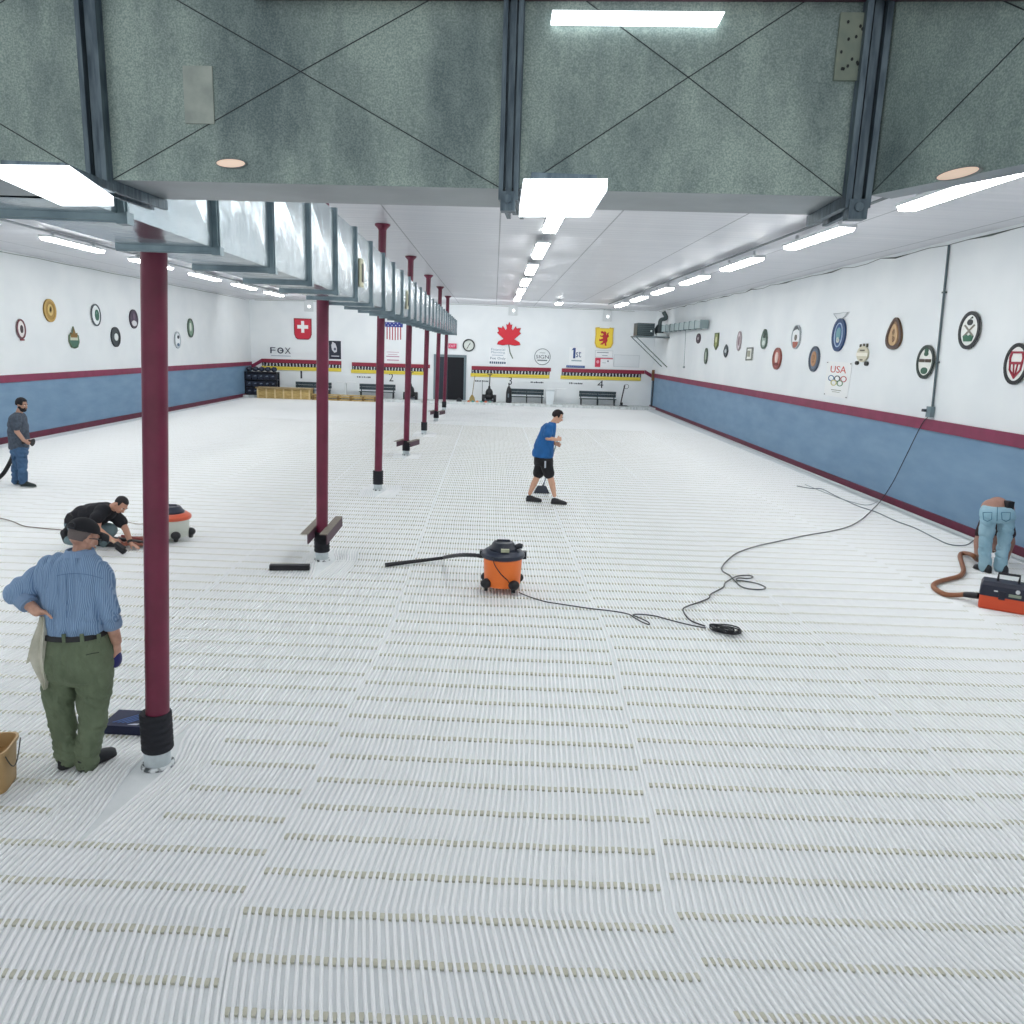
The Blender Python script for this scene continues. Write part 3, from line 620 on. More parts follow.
# ------------------------------------------------------------------ back wall
def bw(px, py, w, h, d=0.): return (PY(px, py, YB-.002-d), V((1, 0, 0)), V((0, 0, 1)), V((0, -1, 0))), w*SB, h*SB
def bplaque(name, label, cat, px, py, w, h, els, group=None):
    fr, W, H = bw(px, py, w, h); return plaque(name, label, cat, fr, W, H, els, group)
bplaque('shield', 'red shield with a white cross on the back wall above lane 1', 'shield', 303, 329, 17.4, 20.5, [('field', 'c81e3a', [(-1, 1), (1, 1), (1, -.5), (.85, -.85), (.6, -1), (-.6, -1), (-.85, -.85), (-1, -.5)], 0, .05), ('edge', '8a1c30', [('ring', [(-1, 1), (1, 1), (1, -.5), (.85, -.85), (.6, -1), (-.6, -1), (-.85, -.85), (-1, -.5)], [(-.9, .92), (.9, .92), (.9, -.48), (.77, -.8), (.55, -.92), (-.55, -.92), (-.77, -.8), (-.9, -.48)])], 0, .06), ('cross', 'f3f3f3', [(-.62, .03), (-.17, .03), (-.17, -.36), (.17, -.36), (.17, .03), (.62, .03), (.62, .37), (.17, .37), (.17, .76), (-.17, .76), (-.17, .37), (-.62, .37)], .05, .065)])
bplaque('wall_sign', 'dark outlined FCX lettering above the left end of scoreboard 1', 'sign', 280.5, 350.5, 21, 7, [('lettering', '28304a', [('text', 'F', -.72, 0, .5, 1.7), ('text', 'X', .7, 0, .55, 1.7), ('ring', oval(.3, .85, 20), oval(.18, .55, 20)), ('poly', rect(-.05, -.12, .28, .12))], 0, .02), ('underline', 'aab2c0', rect(-.9, -1.6, .95, -1.4), 0, .01)])
bplaque('poster', 'black poster with a pale face, right of the second column', 'poster', 335, 350, 12, 18, [('sheet', '1d2236', rect(-1, -1, 1, 1), 0, .02), ('picture', 'c9c9d2', P([(-.4, .9), (.1, .7), (.35, .2), (.3, -.2), (-.1, -.3), (-.5, .0), (-.6, .5)], rect(-.6, -.72, .7, -.62)), .02, .026), ('shading', '53586c', P(oval(.2, .16, 10, .0, .1)), .026, .03)])
# flag of stripes hanging
t = bplaque('flag_banner', 'hanging banner with blue starred top and red stripes above scoreboard 2', 'banner', 394, 331.5, 18, 18, [('canton', '2c3a8c', [(-1, 1), (1, 1), (.97, .48), (-.97, .48)], 0, .03), ('stars', 'e8ebf5', P(*[oval(.05, .05, 5, -.85+.21*k, .88-(.22 if k % 2 else 0)) for k in range(9)]), .03, .035)]+[('red_stripe', 'b04a55', rect(-.82+.3*k, -.95+.12*abs(k-2.5)*.3, -.70+.3*k, .48), 0, .02) for k in range(6)]+[('white_stripe', 'eef0f3', rect(-.70+.3*k, -.9, -.52+.3*k, .48), 0, .015) for k in range(5)])
bplaque('wall_sign', 'pale sign with faint pink and grey lines of print below the striped banner', 'sign', 393, 356, 15, 13, [('panel', 'eef0f3', rect(-1, -1, 1, 1), 0, .01), ('print', 'b98aa0', P(rect(-.85, .55, .8, .62), rect(-.7, .2, .6, .27), rect(-.9, -.15, .85, .0), rect(-.8, -.7, .8, -.55)), .01, .015)])
bplaque('exit_sign', 'pink lit EXIT sign over the dark doorway', 'sign', 452.5, 346, 8.2, 4.8, [('box', 'd0305f', rect(-1, -1, 1, 1), 0, .08), ('lettering', 'f7d3df', [('text', 'EXIT', 0, 0, 1.5, 1.1)], 0, .08)])
fr, W, H = bw(468.8, 345.3, 12.4, 12.4); t = thing('wall_clock', 'round wall clock with black rim right of the dark doorway', 'clock', fr[0])
build('rim', MB().ringp(oval(W/2, W/2, 32), oval(W*.4, W*.4, 32), fr, 0, .07), mat('222a2c', .4), t); build('face', MB().prism(oval(W*.4, W*.4, 32), fr, 0, .03), mat('dde3de', .5), t)
build('hour_hand', MB().prism([(-.02, 0), (.02, 0), (.1, .12), (.07, .14)], fr, .031, .036), mat('22282a'), t); build('minute_hand', MB().prism([(-.015, 0), (.015, 0), (-.09, -.2), (-.12, -.19)], fr, .037, .041), mat('22282a'), t)
bplaque('maple_leaf', 'large red maple leaf on the back wall above lane 3', 'ornament', 509, 336, 23.5, 27, [('leaf', 'd3152f', leaf(), 0, .05), ('leaf_shadow_edge', '6a1f38', [('ring', [(x*1.03, y*1.03) for x, y in leaf()], leaf())], 0, .04), ('stem', '5c6a5a', [(-.05, -.62), (.04, -.62), (.18, -1.2), (.42, -1.62), (.36, -1.66), (.1, -1.25)], 0, .03)])  # dark maroon ring follows the leaf outline
bplaque('wall_sign', 'white sign of blue-grey print with Fee Only, below the red leaf', 'sign', 498, 356.5, 17.5, 17, [('panel', 'eef1f4', rect(-1.05, -1.05, 1.05, 1.05), 0, .01), ('lettering', '8ea2b4', [('text', 'Financial', 0, .82, 1.6, .28), ('text', 'Planning', 0, .45, 1.6, .3), ('poly', rect(-.7, .12, .6, .18))], .01, .012), ('bold_lettering', '4a637c', [('text', 'Fee Only', 0, -.25, 1.75, .36)], .01, .012), ('bottom_line', '38526e', P(*[rect(-.95+.24*k, -.85, -.78+.24*k, -.6) for k in range(8)]), .01, .02)])
bplaque('wall_sign', 'round sign reading SIGN inside thin circle, above right end of scoreboard 3', 'sign', 542.4, 356.8, 16.5, 16.5, [('circle', '5f6b72', [('ring', oval(1, 1, 36), oval(.93, .93, 36))], 0, .02), ('lettering', '3e4a52', [('text', 'SIGN', 0, 0, 1.6, .42)], 0, .012), ('small_print', '6f7b82', P(rect(-.6, -.5, .6, -.36), rect(-.35, .45, .35, .5)), 0, .014)])
bplaque('wall_sign', 'white sign with large blue 1st mark above left end of scoreboard 4', 'sign', 577, 357.5, 16, 20, [('panel', 'f0f3f5', rect(-1, -1, 1, 1), 0, .012), ('numeral', '27457f', rect(-.5, -.1, -.22, .95), .012, .02), ('lettering', '27457f', [('text', 'st', .18, .32, .66, .6), ('poly', [(-.75, .7), (-.5, .95), (-.5, .75)])], .012, .016), ('small_print', '9fb0b8', rect(-.7, -.38, .6, -.26), .012, .016)])
bplaque('wall_sign', 'narrow blue strip sign resting along the top of scoreboard 4', 'sign', 575.5, 366.6, 19, 2.2, [('strip', '3e5a92', rect(-1, -1, 1, 1), 0, .03), ('print', '8096bd', P(*[rect(-.9+.2*k, -.4, -.78+.2*k, .4) for k in range(9)]), .03, .034)])
lion = [(-.5, .75), (-.38, .5), (-.2, .55), (-.1, .35), (-.3, .25), (-.55, .3), (-.5, .15), (-.2, .1), (-.15, -.05), (-.5, -.2), (-.62, -.05), (-.6, -.4), (-.1, -.35), (-.2, -.55), (-.5, -.75), (-.2, -.8), (.1, -.6), (.15, -.9), (.35, -.9), (.3, -.6), (.45, -.3), (.4, 0), (.62, .2), (.5, .45), (.6, .7), (.35, .55), (.3, .3), (.2, .7), (0, .82), (-.05, .65), (-.2, .8)]
O_s = [(-1, .95), (-.6, 1), (-.5, .92), (.5, .92), (.6, 1), (1, .95), (.95, .3), (1, -.5), (.8, -.9), (.3, -1), (-.3, -1), (-.8, -.9), (-1, -.5), (-.95, .3)]
bplaque('shield', 'yellow shield with red rearing lion on back wall above lane 4', 'shield', 604, 338, 18.6, 21, [('field', 'f0d13a', O_s, 0, .05), ('edge', 'd9b53c', [('ring', O_s, [(x*.88, y*.9) for x, y in O_s])], 0, .06), ('lion', 'b81f24', [(x*.85-.0, y*.8) for x, y in lion], .05, .065)])
bplaque('wall_sign', 'white sign with grey print under the yellow lion shield', 'sign', 604, 354, 18, 7, [('panel', 'eef0f2', rect(-1, -1, 1, 1), 0, .02), ('edge', 'c2c8cc', [('ring', rect(-1, -1, 1, 1), rect(-.96, -.9, .96, .9))], 0, .025), ('print', '7d8994', P(rect(-.8, .3, .5, .5), rect(-.2, -.5, .4, -.35)), .02, .024)])
bplaque('wall_sign', 'white sign with a red square at its left, just above scoreboard 4', 'sign', 604, 362.5, 18.5, 9.4, [('panel', 'eef0f2', rect(-1, -1, 1, 1), 0, .02), ('red_square', 'cf3552', rect(-1, -1, -.4, .95), .02, .03), ('red_line', 'cf3552', rect(-.4, .75, .95, .95), .02, .026), ('white_mark', 'e9a5b3', P(oval(.16, .35, 12, -.7, .1)), .03, .034), ('print', '4c5a68', P(rect(.35, .15, .5, .45), rect(-.2, -.1, .2, -.04)), .02, .026)])
bplaque('wall_panel', 'blank outlined white board right of the signs above scoreboard 4', 'board', 626.5, 361, 26, 12, [('panel', 'e4e9ec', rect(-1, -1, 1, 1), 0, .012), ('edge', 'bfc7cb', [('ring', rect(-1, -1, 1, 1), rect(-.98, -.95, .98, .95))], 0, .02)])
# scoreboards
for k, (x0, x1, yl, yr, xe) in enumerate([(262, 341.4, 358.6, 361, 341.4), (352, 430, 362.2, 364.6, 424.5), (471.7, 551, 365.9, 367.9, 551), (561.8, 644.4, 368.3, 370.4, 643)]):
    a, b = PY(x0, yl, YB-.002), PY(x1, yr, YB-.002); W = b.x-a.x; fr = (a, V((1, 0, (b.z-a.z)/W)).normalized(), V((0, 0, 1)), V((0, -1, 0)))
    t = thing('scoreboard', 'red, black and yellow curling scoreboard above lane numeral %d' % (k+1), 'scoreboard', a, 'four curling scoreboards on the back wall')
    build('red_header', MB().prism(rect(0, -3.6*SB, W, 0), fr, 0, .06), mat('8c1f38', .5), t)
    We = (xe-x0)*SB
    build('number_strip', MB().prism(rect(0, -7.2*SB, We, -3.6*SB), fr, 0, .04), mat('191c2a', .5), t)
    n = 24; mb = MB(); mt = MB()
    for q in range(n):
        xx = We*(q+.5)/n; sl = random.uniform(-.015, .015); g = We/n
        mb.prism([(xx-g*.17+sl, -6.9*SB), (xx+g*.17+sl, -6.9*SB), (xx+g*.17-sl, -4.1*SB), (xx-g*.17-sl, -4.1*SB)], fr, .04, .05)
        text_mb(mt, str(q+1), fr, xx+sl*0, -5.5*SB, g*.22, 1.9*SB, .05)
    build('number_cards', mb, mat('e9ecef', .5), t); build('card_numerals', mt, mat('333a4c', .5), t)
    build('yellow_strip', MB().prism(rect(-.05, -10.6*SB, We, -7.2*SB), fr, 0, .05), mat('e4cf4a', .5), t)
    build('small_print', MB().prism(rect(.1, -9.3*SB, We*.96, -8.9*SB), fr, .05, .053), mat('c9b23c', .5), t)
for s, px, py, w, h in (('1', 301.3, 374.6, 1.7, 7.6), ('2', 391.2, 377.3, 4.4, 8.2), ('3', 510.2, 380.8, 3.8, 8.2), ('4', 600.4, 384.2, 6, 7.6)):
    fr, W, H = bw(px, py, w, h); o = build('lane_numeral', text_mb(MB(), s, fr, 0, 0, W, H, 0), mat('1d2433', .5), None, origin=fr[0]); tag(o, 'black painted numeral %s on the white back wall under its scoreboard' % s, 'numeral', 'lane numerals 1 to 4')
for px, py, lb in ((364, 377, 'scoreboard 2, left of numeral 2'), (482, 381, 'the left of scoreboard 3'), (537.5, 382.3, 'the right of scoreboard 3'), (576, 383.3, 'scoreboard 4')):
    fr, W, H = bw(px, py, 14, 1.6); mb = MB()
    for q in range(8): mb.prism(rect(-W/2+q*W/8, -H/2, -W/2+q*W/8+W/8*random.uniform(.4, .8), H/2*random.uniform(.5, 1)), fr, 0, .012)
    tag(build('name_strip', mb, mat('39424c'), None, origin=fr[0]), 'short line of tiny dark print on the wall under '+lb, 'lettering')
for (p, q, nm, lb) in (((240, 364.6), (253, 366.2), 0, 0),): pass
def stripe(name, pts, w, m):
    mb = MB()
    for (a, b) in zip(pts[:-1], pts[1:]):
        A, B = PY(*a, YB-.002), PY(*b, YB-.002); mb.add([A, B, B+V((0, 0, w)), A+V((0, 0, w)), A-V((0, .03, 0)), B-V((0, .03, 0)), B+V((0, -.03, w)), A+V((0, -.03, w))], [(0, 1, 2, 3), (7, 6, 5, 4), (0, 4, 5, 1), (1, 5, 6, 2), (2, 6, 7, 3), (3, 7, 4, 0)])
    return struct(name, mb, m)
stripe('trim_4', [(644.5, 373.5), (655, 380)], .2, M_stripe); stripe('trim_5', [(246.5, 366.5), (253, 367.6), (262, 362.4)], .2, M_stripe)
# HVAC heater on a shelf in the far right corner
XR = XRF(40)-.01; ya, yb = 39.3, 40.7; xs0 = PY(633, 337, 40).x; zs = 3.75
t = thing('wall_shelf', 'grey metal shelf with slanted braces high in the far right corner', 'shelf', (XR, 40, zs))
build('shelf_plate', MB().box(((xs0+XR)/2, (ya+yb)/2, zs), (XR-xs0, yb-ya, .06)), mat('566468', .5), t)
for y in (ya+.05, yb-.05): build('brace', MB().tube([(xs0+.05, y, zs-.03), (XR-.01, y, zs-1.45)], .022, 6), mat('4d6360', .5), t)
t = thing('air_heater', 'dark ribbed air handling unit on the corner shelf', 'air unit', (xs0+.5, 40, zs+.03))
w_, h_ = .86, .6; mb = MB().box((xs0+.1+w_/2, 40, zs+.05+h_/2), (w_, 1.0, h_))
for k in range(6): mb.box((xs0+.1+w_/2, 39.49, zs+.12+k*.095), (w_*.94, .02, .05), m=1)
build('cabinet', mb, [mat('20292b', .4), mat('37464a', .4)], t); build('badge', MB().box((xs0+.8, 39.485, zs+.28), (.08, .02, .08)), mat('d8dddd'), t)
build('blower', MB().lathe((xs0+1.3, 40, zs+.12), [(.1, 0), (.22, .05), (.24, .3), (.15, .45), (.12, .5)], 14).box((xs0+1.33, 39.9, zs+.1), (.3, .5, .14), m=0), mat('39474b', .4), t, True)
build('base_panel', MB().box((xs0+1.35, 39.6, zs+.11), (.5, .3, .16)), mat('c6cfd0', .5), t)
build('flexible_elbow', MB().tube(spline([(xs0+1.3, 40, zs+.6), (xs0+1.35, 40, zs+.85), (xs0+1.6, 40, zs+.95), (XR-.25, 40, zs+1.25)], 6), .1, 10), mat('3c4a4c', .5), t, True)
XR = XRF(36)-.05; d0 = V((XR-.2, 36, 4.1))
t = thing('vent_duct', 'pale translucent duct along the right wall leading from the corner unit', 'duct', d0)
zz = 4.16
mb = MB().box((XR-.2, (31.9+39.3)/2, zz), (.3, 7.4, .30)); build('duct_body', mb, mat('a9b9bb', .4), t)
mb = MB()
for k in range(9): build('band', MB().box((XR-.2, 31.9+k*.92, zz), (.34, .04, .34)), mat('62777a', .4), t)
build('end_cap', MB().box((XR-.2, 31.88, zz), (.34, .06, .34)), mat('8fa0a2', .4), t)
tag(build('pull_rope', MB().tube([(XR-.2, 34.9, zz-.17), (XR-.16, 34.9, 2.42)], .012, 6).ell((XR-.16, 34.9, 2.40), .05)), 'thin pale rope hanging from the duct near the right corner', 'rope') if False else None
o = build('pull_rope', MB().tube([(XR-.2, 34.9, zz-.17), (XR-.16, 34.9, 2.42)], .012, 6).ell((XR-.16, 34.9, 2.40), .05), mat('8f9a9c')); tag(o, 'thin rope with a knot hanging below the pale duct near right corner', 'rope')
q0, q1 = PY(653, 401, 42.6), PY(653, 370, 42.6)
t = thing('corner_post', 'dark wooden post standing in the far right corner', 'post', (q0.x, 42.6, .1)); build('post', MB().box((q0.x, 42.6, (q1.z+.1)/2), (.2, .14, q1.z-.1)), mat('3d4650', .6), t); build('brown_top', MB().box((q0.x-.02, 42.6, q1.z-.28), (.26, .18, .56)), mat('5b4030', .6, c2='8a6238', scale=4), t)
# benches
def bench(px0, px1, py, lane, full=True):
    a, b = PY(px0, py, 42.5), PY(px1, py, 42.5); w = b.x-a.x; c = V(((a.x+b.x)/2, 42.5, .1))
    t = thing('bench', 'dark slatted bench under lane numeral %d on the back walkway' % lane, 'bench', c, 'benches along the back wall'); dk = mat('35464e', .5, c2='2b3940', scale=5)
    for k in range(2): build('back_slat', MB().box(c+V((0, .2, .50+.16*k)), (w, .03, .15)), dk, t)
    build('seat', MB().box(c+V((0, -.02, .33)), (w*.98, .34, .04)), dk, t)
    for k in (-1, 0, 1): build('leg', MB().box(c+V((k*w*.45, -.1, .155)), (.05, .05, .31)).box(c+V((k*w*.45, .22, .36)), (.05, .05, .72)).box(c+V((k*w*.45, .05, .06)), (.05, .3, .04)), mat('2c3438', .5), t)
bench(295, 331, 396, 1); bench(359, 395, 399, 2); bench(509.5, 543.5, 402, 3); bench(579, 616, 404, 4)
def stand(px, lb, bin_=False):
    c = V((PY(px, 395, 42.4).x, 42.4, .1)); t = thing('score_stand', 'white stand '+lb, 'stand', c, 'white stands between benches')
    build('top', MB().box(c+V((0, 0, .80)), (1.05, .4, .04)), mat('e4e8ea', .5), t); build('pedestal', MB().box(c+V((-.05, 0, .39)), (.08, .3, .78)), mat('dfe4e6', .5), t); build('foot', MB().box(c+V((0, 0, .02)), (.5, .4, .04)), mat('cfd5d8', .5), t)
stand(346.5, 'with pale top, between benches 1 and 2'); stand(447.0-94, 'x') if False else None
stand(556.5, 'with pale top, between benches 3 and 4')
c = V((PY(549.5, 400, 41.8).x, 41.8, .1)); t = thing('waste_bin', 'white tapered waste bin at the right end of the third bench', 'bin', c)
build('bin_body', MB().rings([[c+V((a*w, b*w, z)) for a, b in ((-1, -1), (1, -1), (1, 1), (-1, 1))] for w, z in ((.17, 0), (.23, .72))]), mat('dde4e8', .5), t); build('rim', MB().box(c+V((0, 0, .74)), (.5, .5, .04)), mat('c3cbd0', .5), t)
# black wheeled carts
def cart(px, lb, s=1.):
    c = V((PY(px, 400, 42.2).x, 42.2, .1)); t = thing('wheeled_scraper', lb, 'machine', c, 'black wheeled machines by the back wall'); bk = mat('14161c', .45)
    for k in (-1, 1): build('wheel', MB().lathe(c+V((k*.30*s, 0, .2)), [(.05, -.08), (.2, -.08), (.21, 0), (.2, .08), (.05, .08)], 16, M=Matrix.Rotation(R(90), 3, 'Y')), bk, t, True)
    build('motor_body', MB().ell(c+V((0, 0, .48)), (.2*s, .2, .26)).ell(c+V((0, 0, .3)), (.26*s, .2, .2)).cyl(c+V((0, 0, .6)), c+V((0, 0, .86)), .1*s, .05), bk, t, True)
    build('handle', MB().tube([c+V((0, 0, .8)), c+V((.02, .1, 1.45))], .03, 8).tube([c+V((-.12, .1, 1.45)), c+V((.14, .1, 1.45))], .022, 8), mat('2b2f38', .5), t, True)
    build('deck', MB().box(c+V((0, -.1, .1)), (.5*s, .2, .1)), mat('3a3f48', .5), t)
cart(489, 'black two-wheeled machine with upright handle left of numeral 3'); cart(410.5, 'black wheeled machine half hidden behind the fourth column')
c = V((PY(508.5, 402, 42.1).x, 42.1, .1)); t = thing('upright_cleaner', 'narrow black upright cleaner below numeral 3 at the bench end', 'cleaner', c); bk = mat('10141b', .45)
build('body', MB().lathe(c, [(.12, .0), (.15, .03), (.15, .55), (.1, .78), (.04, .9)], 14), bk, t, True); build('handle', MB().tube([c+V((0, 0, .88)), c+V((0, .05, 1.05))], .03), bk, t, True); build('pale_label', MB().box(c+V((-.02, -.155, .4)), (.07, .01, .2)), mat('6d7884'), t)
c = V((PY(472, 401, 42.3).x, 42.3, .1)); t = thing('corn_broom', 'straw broom leaning upright by the right door jamb', 'broom', c)
build('broomstick', MB().tube([c+V((-.0, 0, .3)), c+V((.12, .3, 1.35))], .018), mat('8b7a58', .6), t, True); build('bristles', MB().rings([[c+V((a*w-.0, b*.05, z)) for a, b in ((-1, -1), (1, -1), (1, 1), (-1, 1))] for w, z in ((.17, 0), (.13, .2), (.03, .36))]), mat('b09a62', .8, c2='94804c', scale=30), t)
c = V((PY(482, 399, 42.7).x, 42.7, .1)); o = build('broomstick', MB().tube([c, c+V((0, .3, 1.05))], .018), mat('8d9094', .6), None, True, origin=c); tag(o, 'thin grey stick leaning on the wall between broom and black machine', 'stick')
c = V((PY(621.5, 405, 42.4).x, 42.4, .1)); t = thing('hand_truck', 'thin dark hand truck with looped handle right of the fourth bench', 'hand truck', c)
build('frame', MB().tube([c+V((-.06, 0, .08)), c+V((.1, .12, .95)), c+V((.14, .14, 1.12))], .035, 8), mat('3a3238', .5), t, True)
build('loop_handle', MB().tube([c+V((.14+.13*math.cos(a)+.08, .14, 1.05+.12*math.sin(a))) for a in [k*math.pi/8 for k in range(17)]], .014, 6), mat('6a6f76', .5), t, True)
build('wheel', MB().lathe(c+V((.0, 0, .1)), [(.03, -.05), (.1, -.05), (.1, .05), (.03, .05)], 14, M=Matrix.Rotation(R(90), 3, 'Y')), mat('15171b'), t, True); build('toe_plate', MB().box(c+V((.08, -.12, .03)), (.42, .22, .03)), mat('24262b'), t)
# bits along the walkway edge
for k, cl_ in enumerate(['c9744e', '5f9a93', 'd08a5c', '6aa39a', 'c96a50', '86b0a8']):
    c = V((PY(468.5+4.3*k, 403, 41.46).x, 41.46, .12)); o = build('edge_block', MB().box(c+V((0, 0, .035)), (.13, .07, .07)).box(c+V((0, 0, .08)), (.05, .05, .03)), mat(cl_, .6), None, origin=c)
    tag(o, 'small %s block on the walkway edge by the doorway' % ('orange' if k % 2 == 0 else 'teal'), 'block', 'small coloured blocks on the walkway edge (%s)' % ('orange' if k % 2 == 0 else 'teal'))
o = build('foot_stop', MB().box((PY(459, 401, 41.8).x, 41.8, .16), (.28, .2, .12)).ell((PY(459, 401, 41.8).x, 41.8, .24), (.1, .08, .06)), mat('23282e'), None, origin=(PY(459, 401, 41.8).x, 41.8, .1)); tag(o, 'small dark rubber block on the walkway at the foot of the doorway', 'block')
# dark rack of bins and wooden crates, far left
x0, x1 = PY(246.5, 390, 42.2).x, PY(278.5, 390, 42.2).x; c = V(((x0+x1)/2, 42.2, .0)); w = x1-x0
t = thing('storage_rack', 'black storage rack at the left end of the back wall', 'rack', c); dk = mat('191d29', .5)
for z in (.12, .5, .9, 1.28): build('shelf', MB().box(c+V((0, 0, z)), (w, .6, .05)), dk, t)
for a in (-1, 1): build('upright', MB().box(c+V((a*(w/2-.03), -.27, .66)), (.06, .06, 1.32)).box(c+V((a*(w/2-.03), .27, .66)), (.06, .06, 1.32)), dk, t)
build('back_panel', MB().box(c+V((0, .29, .66)), (w, .02, 1.3)), mat('141826', .6), t)
for r_ in range(3):
    for k in range(5):
        p = c+V(((k-2)*w/5.4, -.02, .15+.39*r_)); b_ = thing('storage_bin', 'dark bin with pale label in the black storage rack', 'bin', p, 'dark bins in the storage rack')
        build('bin_body', MB().rings([[p+V((a*q, b*.24, z)) for a, b in ((-1, -1), (1, -1), (1, 1), (-1, 1))] for q, z in ((.13, 0), (.155, .28))]), mat('232a3b', .45), b_); build('label', MB().box(p+V((.02, -.25, .17)), (.12, .012, .045), Matrix.Rotation(R(-12), 3, 'Y')), mat('7d879a', .5), b_)
for k in range(5):
    p = c+V(((k-2)*w/5.2, -.02, 1.305)); b_ = build('dark_bag', MB().ell(p+V((0, 0, .145)), (.155, .22, .13), fn=lambda d: 1+.06*math.sin(7*d.x+5*d.y+k)), mat('1a1e2c', .6, c2='3b4458', scale=6), None, True, origin=p); tag(b_, 'rounded dark bag lying on top of the black storage rack', 'bag', 'dark bags on top of the rack')
M_wood = mat('c9ad72', .65, c2='a78b52', scale=3, stretch=(1, 1, 6))
a, b = FL(257, 398.5), FL(310.5, 400.2); a = V((a.x, 40.9, 0)); b = V((PY(310.5, 399, 40.9).x, 40.9, 0)); a = V((PY(257, 399, 40.9).x, 40.9, 0)); w = b.x-a.x; c = (a+b)/2
t = thing('wooden_crate', 'long low plywood crate with battens in front of the black rack', 'crate', c)
build('box_body', MB().box(c+V((0, .3, .27)), (w, .6, .5)), M_wood, t)
build('lid', MB().box(c+V((0, .28, .555)), (w+.08, .72, .06)), mat('b7a078', .65, c2='9a8660', scale=4), t)
for k in range(7): build('batten', MB().box(c+V((-w/2+.05+k*(w-.1)/6, -.015, .26)), (.07, .03, .5)), mat('d9c394', .65), t)
b = V((PY(377, 401, 40.9).x, 40.9, 0)); a = V((PY(312, 401, 40.9).x, 40.9, 0)); w = b.x-a.x; c = (a+b)/2
t = thing('wooden_pallet', 'low wooden pallet frame lying right of the plywood crate', 'pallet', c)
for k in range(3): build('plank', MB().box(c+V((0, .2*k, .29)), (w, .14, .03)), M_wood, t)
build('front_rail', MB().box(c+V((0, -.02, .2)), (w, .04, .1)).box(c+V((0, -.02, .05)), (w, .04, .08)), M_wood, t)
for k in range(6): build('block', MB().box(c+V((-w/2+.08+k*(w-.16)/5, .2, .14)), (.12, .5, .24)), mat('7d6238', .7), t)
# ------------------------------------------------------------------ people
SKIN = 'd3a58f'
def frame_from(f, up):
    f = V(f).normalized(); s = f.cross(V(up)).normalized(); u = s.cross(f).normalized(); return f, u, s
def head_prims(mb, c, f, up, k=1.):
    """head solid around centre c, facing f"""
    f, u, s = frame_from(f, up); c = V(c); M = Matrix((s, f, u)).transposed()
    at = lambda a, b, d: c+(s*a+f*b+u*d)*k
    mb.ell(at(0, -.012, .022), (.074*k, .094*k, .092*k), M)
    mb.ell(at(0, .018, -.035), (.060*k, .072*k, .074*k), M)
    mb.ell(at(0, .05, -.088), (.034*k, .032*k, .026*k), M)
    mb.cap(at(-.045, .0, -.062), at(0, .058, -.094), .024*k, .018*k, 10); mb.cap(at(.045, .0, -.062), at(0, .058, -.094), .024*k, .018*k, 10)
    mb.cap(at(0, .082, .012), at(0, .108, -.030), .009*k, .014*k, 10)
    mb.cap(at(-.042, .077, .022), at(.042, .077, .022), .012*k, .012*k, 8)
    mb.cap(at(-.02, .083, -.056), at(.02, .083, -.056), .010*k, .010*k, 8)
    for q in (-1, 1):
        mb.ell(at(q*.040, .066, -.02), (.020*k, .018*k, .020*k), M)
        mb.ell(at(q*.077, -.008, -.008), (.010*k, .020*k, .032*k), M)
    return at, M, (f, u, s)
def face_parts(root, at, M, k=1., glasses=False, brow='3a2a22'):
    m1, m2, m3 = MB(), MB(), MB()
    for q in (-1, 1):
        m1.ell(at(q*.031, .080, .004), (.013*k, .008*k, .008*k), M, 10, 8); m2.ell(at(q*.031, .0865, .004), (.005*k, .004*k, .005*k), M, 8, 6)
        m3.cap(at(q*.018, .092, .026), at(q*.048, .082, .028), .0045*k, .003*k, 6)
    build('eye_whites', m1, mat('e8e4de', .3), root, True); build('irises', m2, mat('2b241f', .3), root, True); build('eyebrows', m3, mat(brow, .8), root, True)
    build('lips', MB().cap(at(-.022, .092, -.056), at(.022, .092, -.056), .0055*k, .0055*k, 8), mat('a56d62', .5), root, True)
    if glasses:
        g = MB()
        for q in (-1, 1):
            g.tube([at(q*(.034+.022*math.cos(a)), .103, .002+.017*math.sin(a)) for a in [i*math.pi/8 for i in range(17)]], .0018, 6)
            g.tube([at(q*.058, .10, .006), at(q*.082, .05, .006), at(q*.084, -.02, .0)], .0035, 6)
        build('glasses', g, mat('20242b', .3), root, True)
def hair_shell(root, c, at, M, k, colr, low=-.25, front=.35, name='hair', grow=1.09):
    def fn(d):
        if (d.y > front and d.z < .55) or d.z < low-(.25 if d.y < -.2 else 0): return .8
        return 1+.015*math.sin(23*d.x+17*d.y)+.01*math.sin(41*d.z+9*d.x)
    return build(name, MB().ell(at(0, -.012, .022), (.074*grow*k, .094*grow*k, .092*grow*k), M, 32, 22, fn=fn), mat(colr, .85, c2=colr, scale=40, bump=.004, bscale=70), root, True)
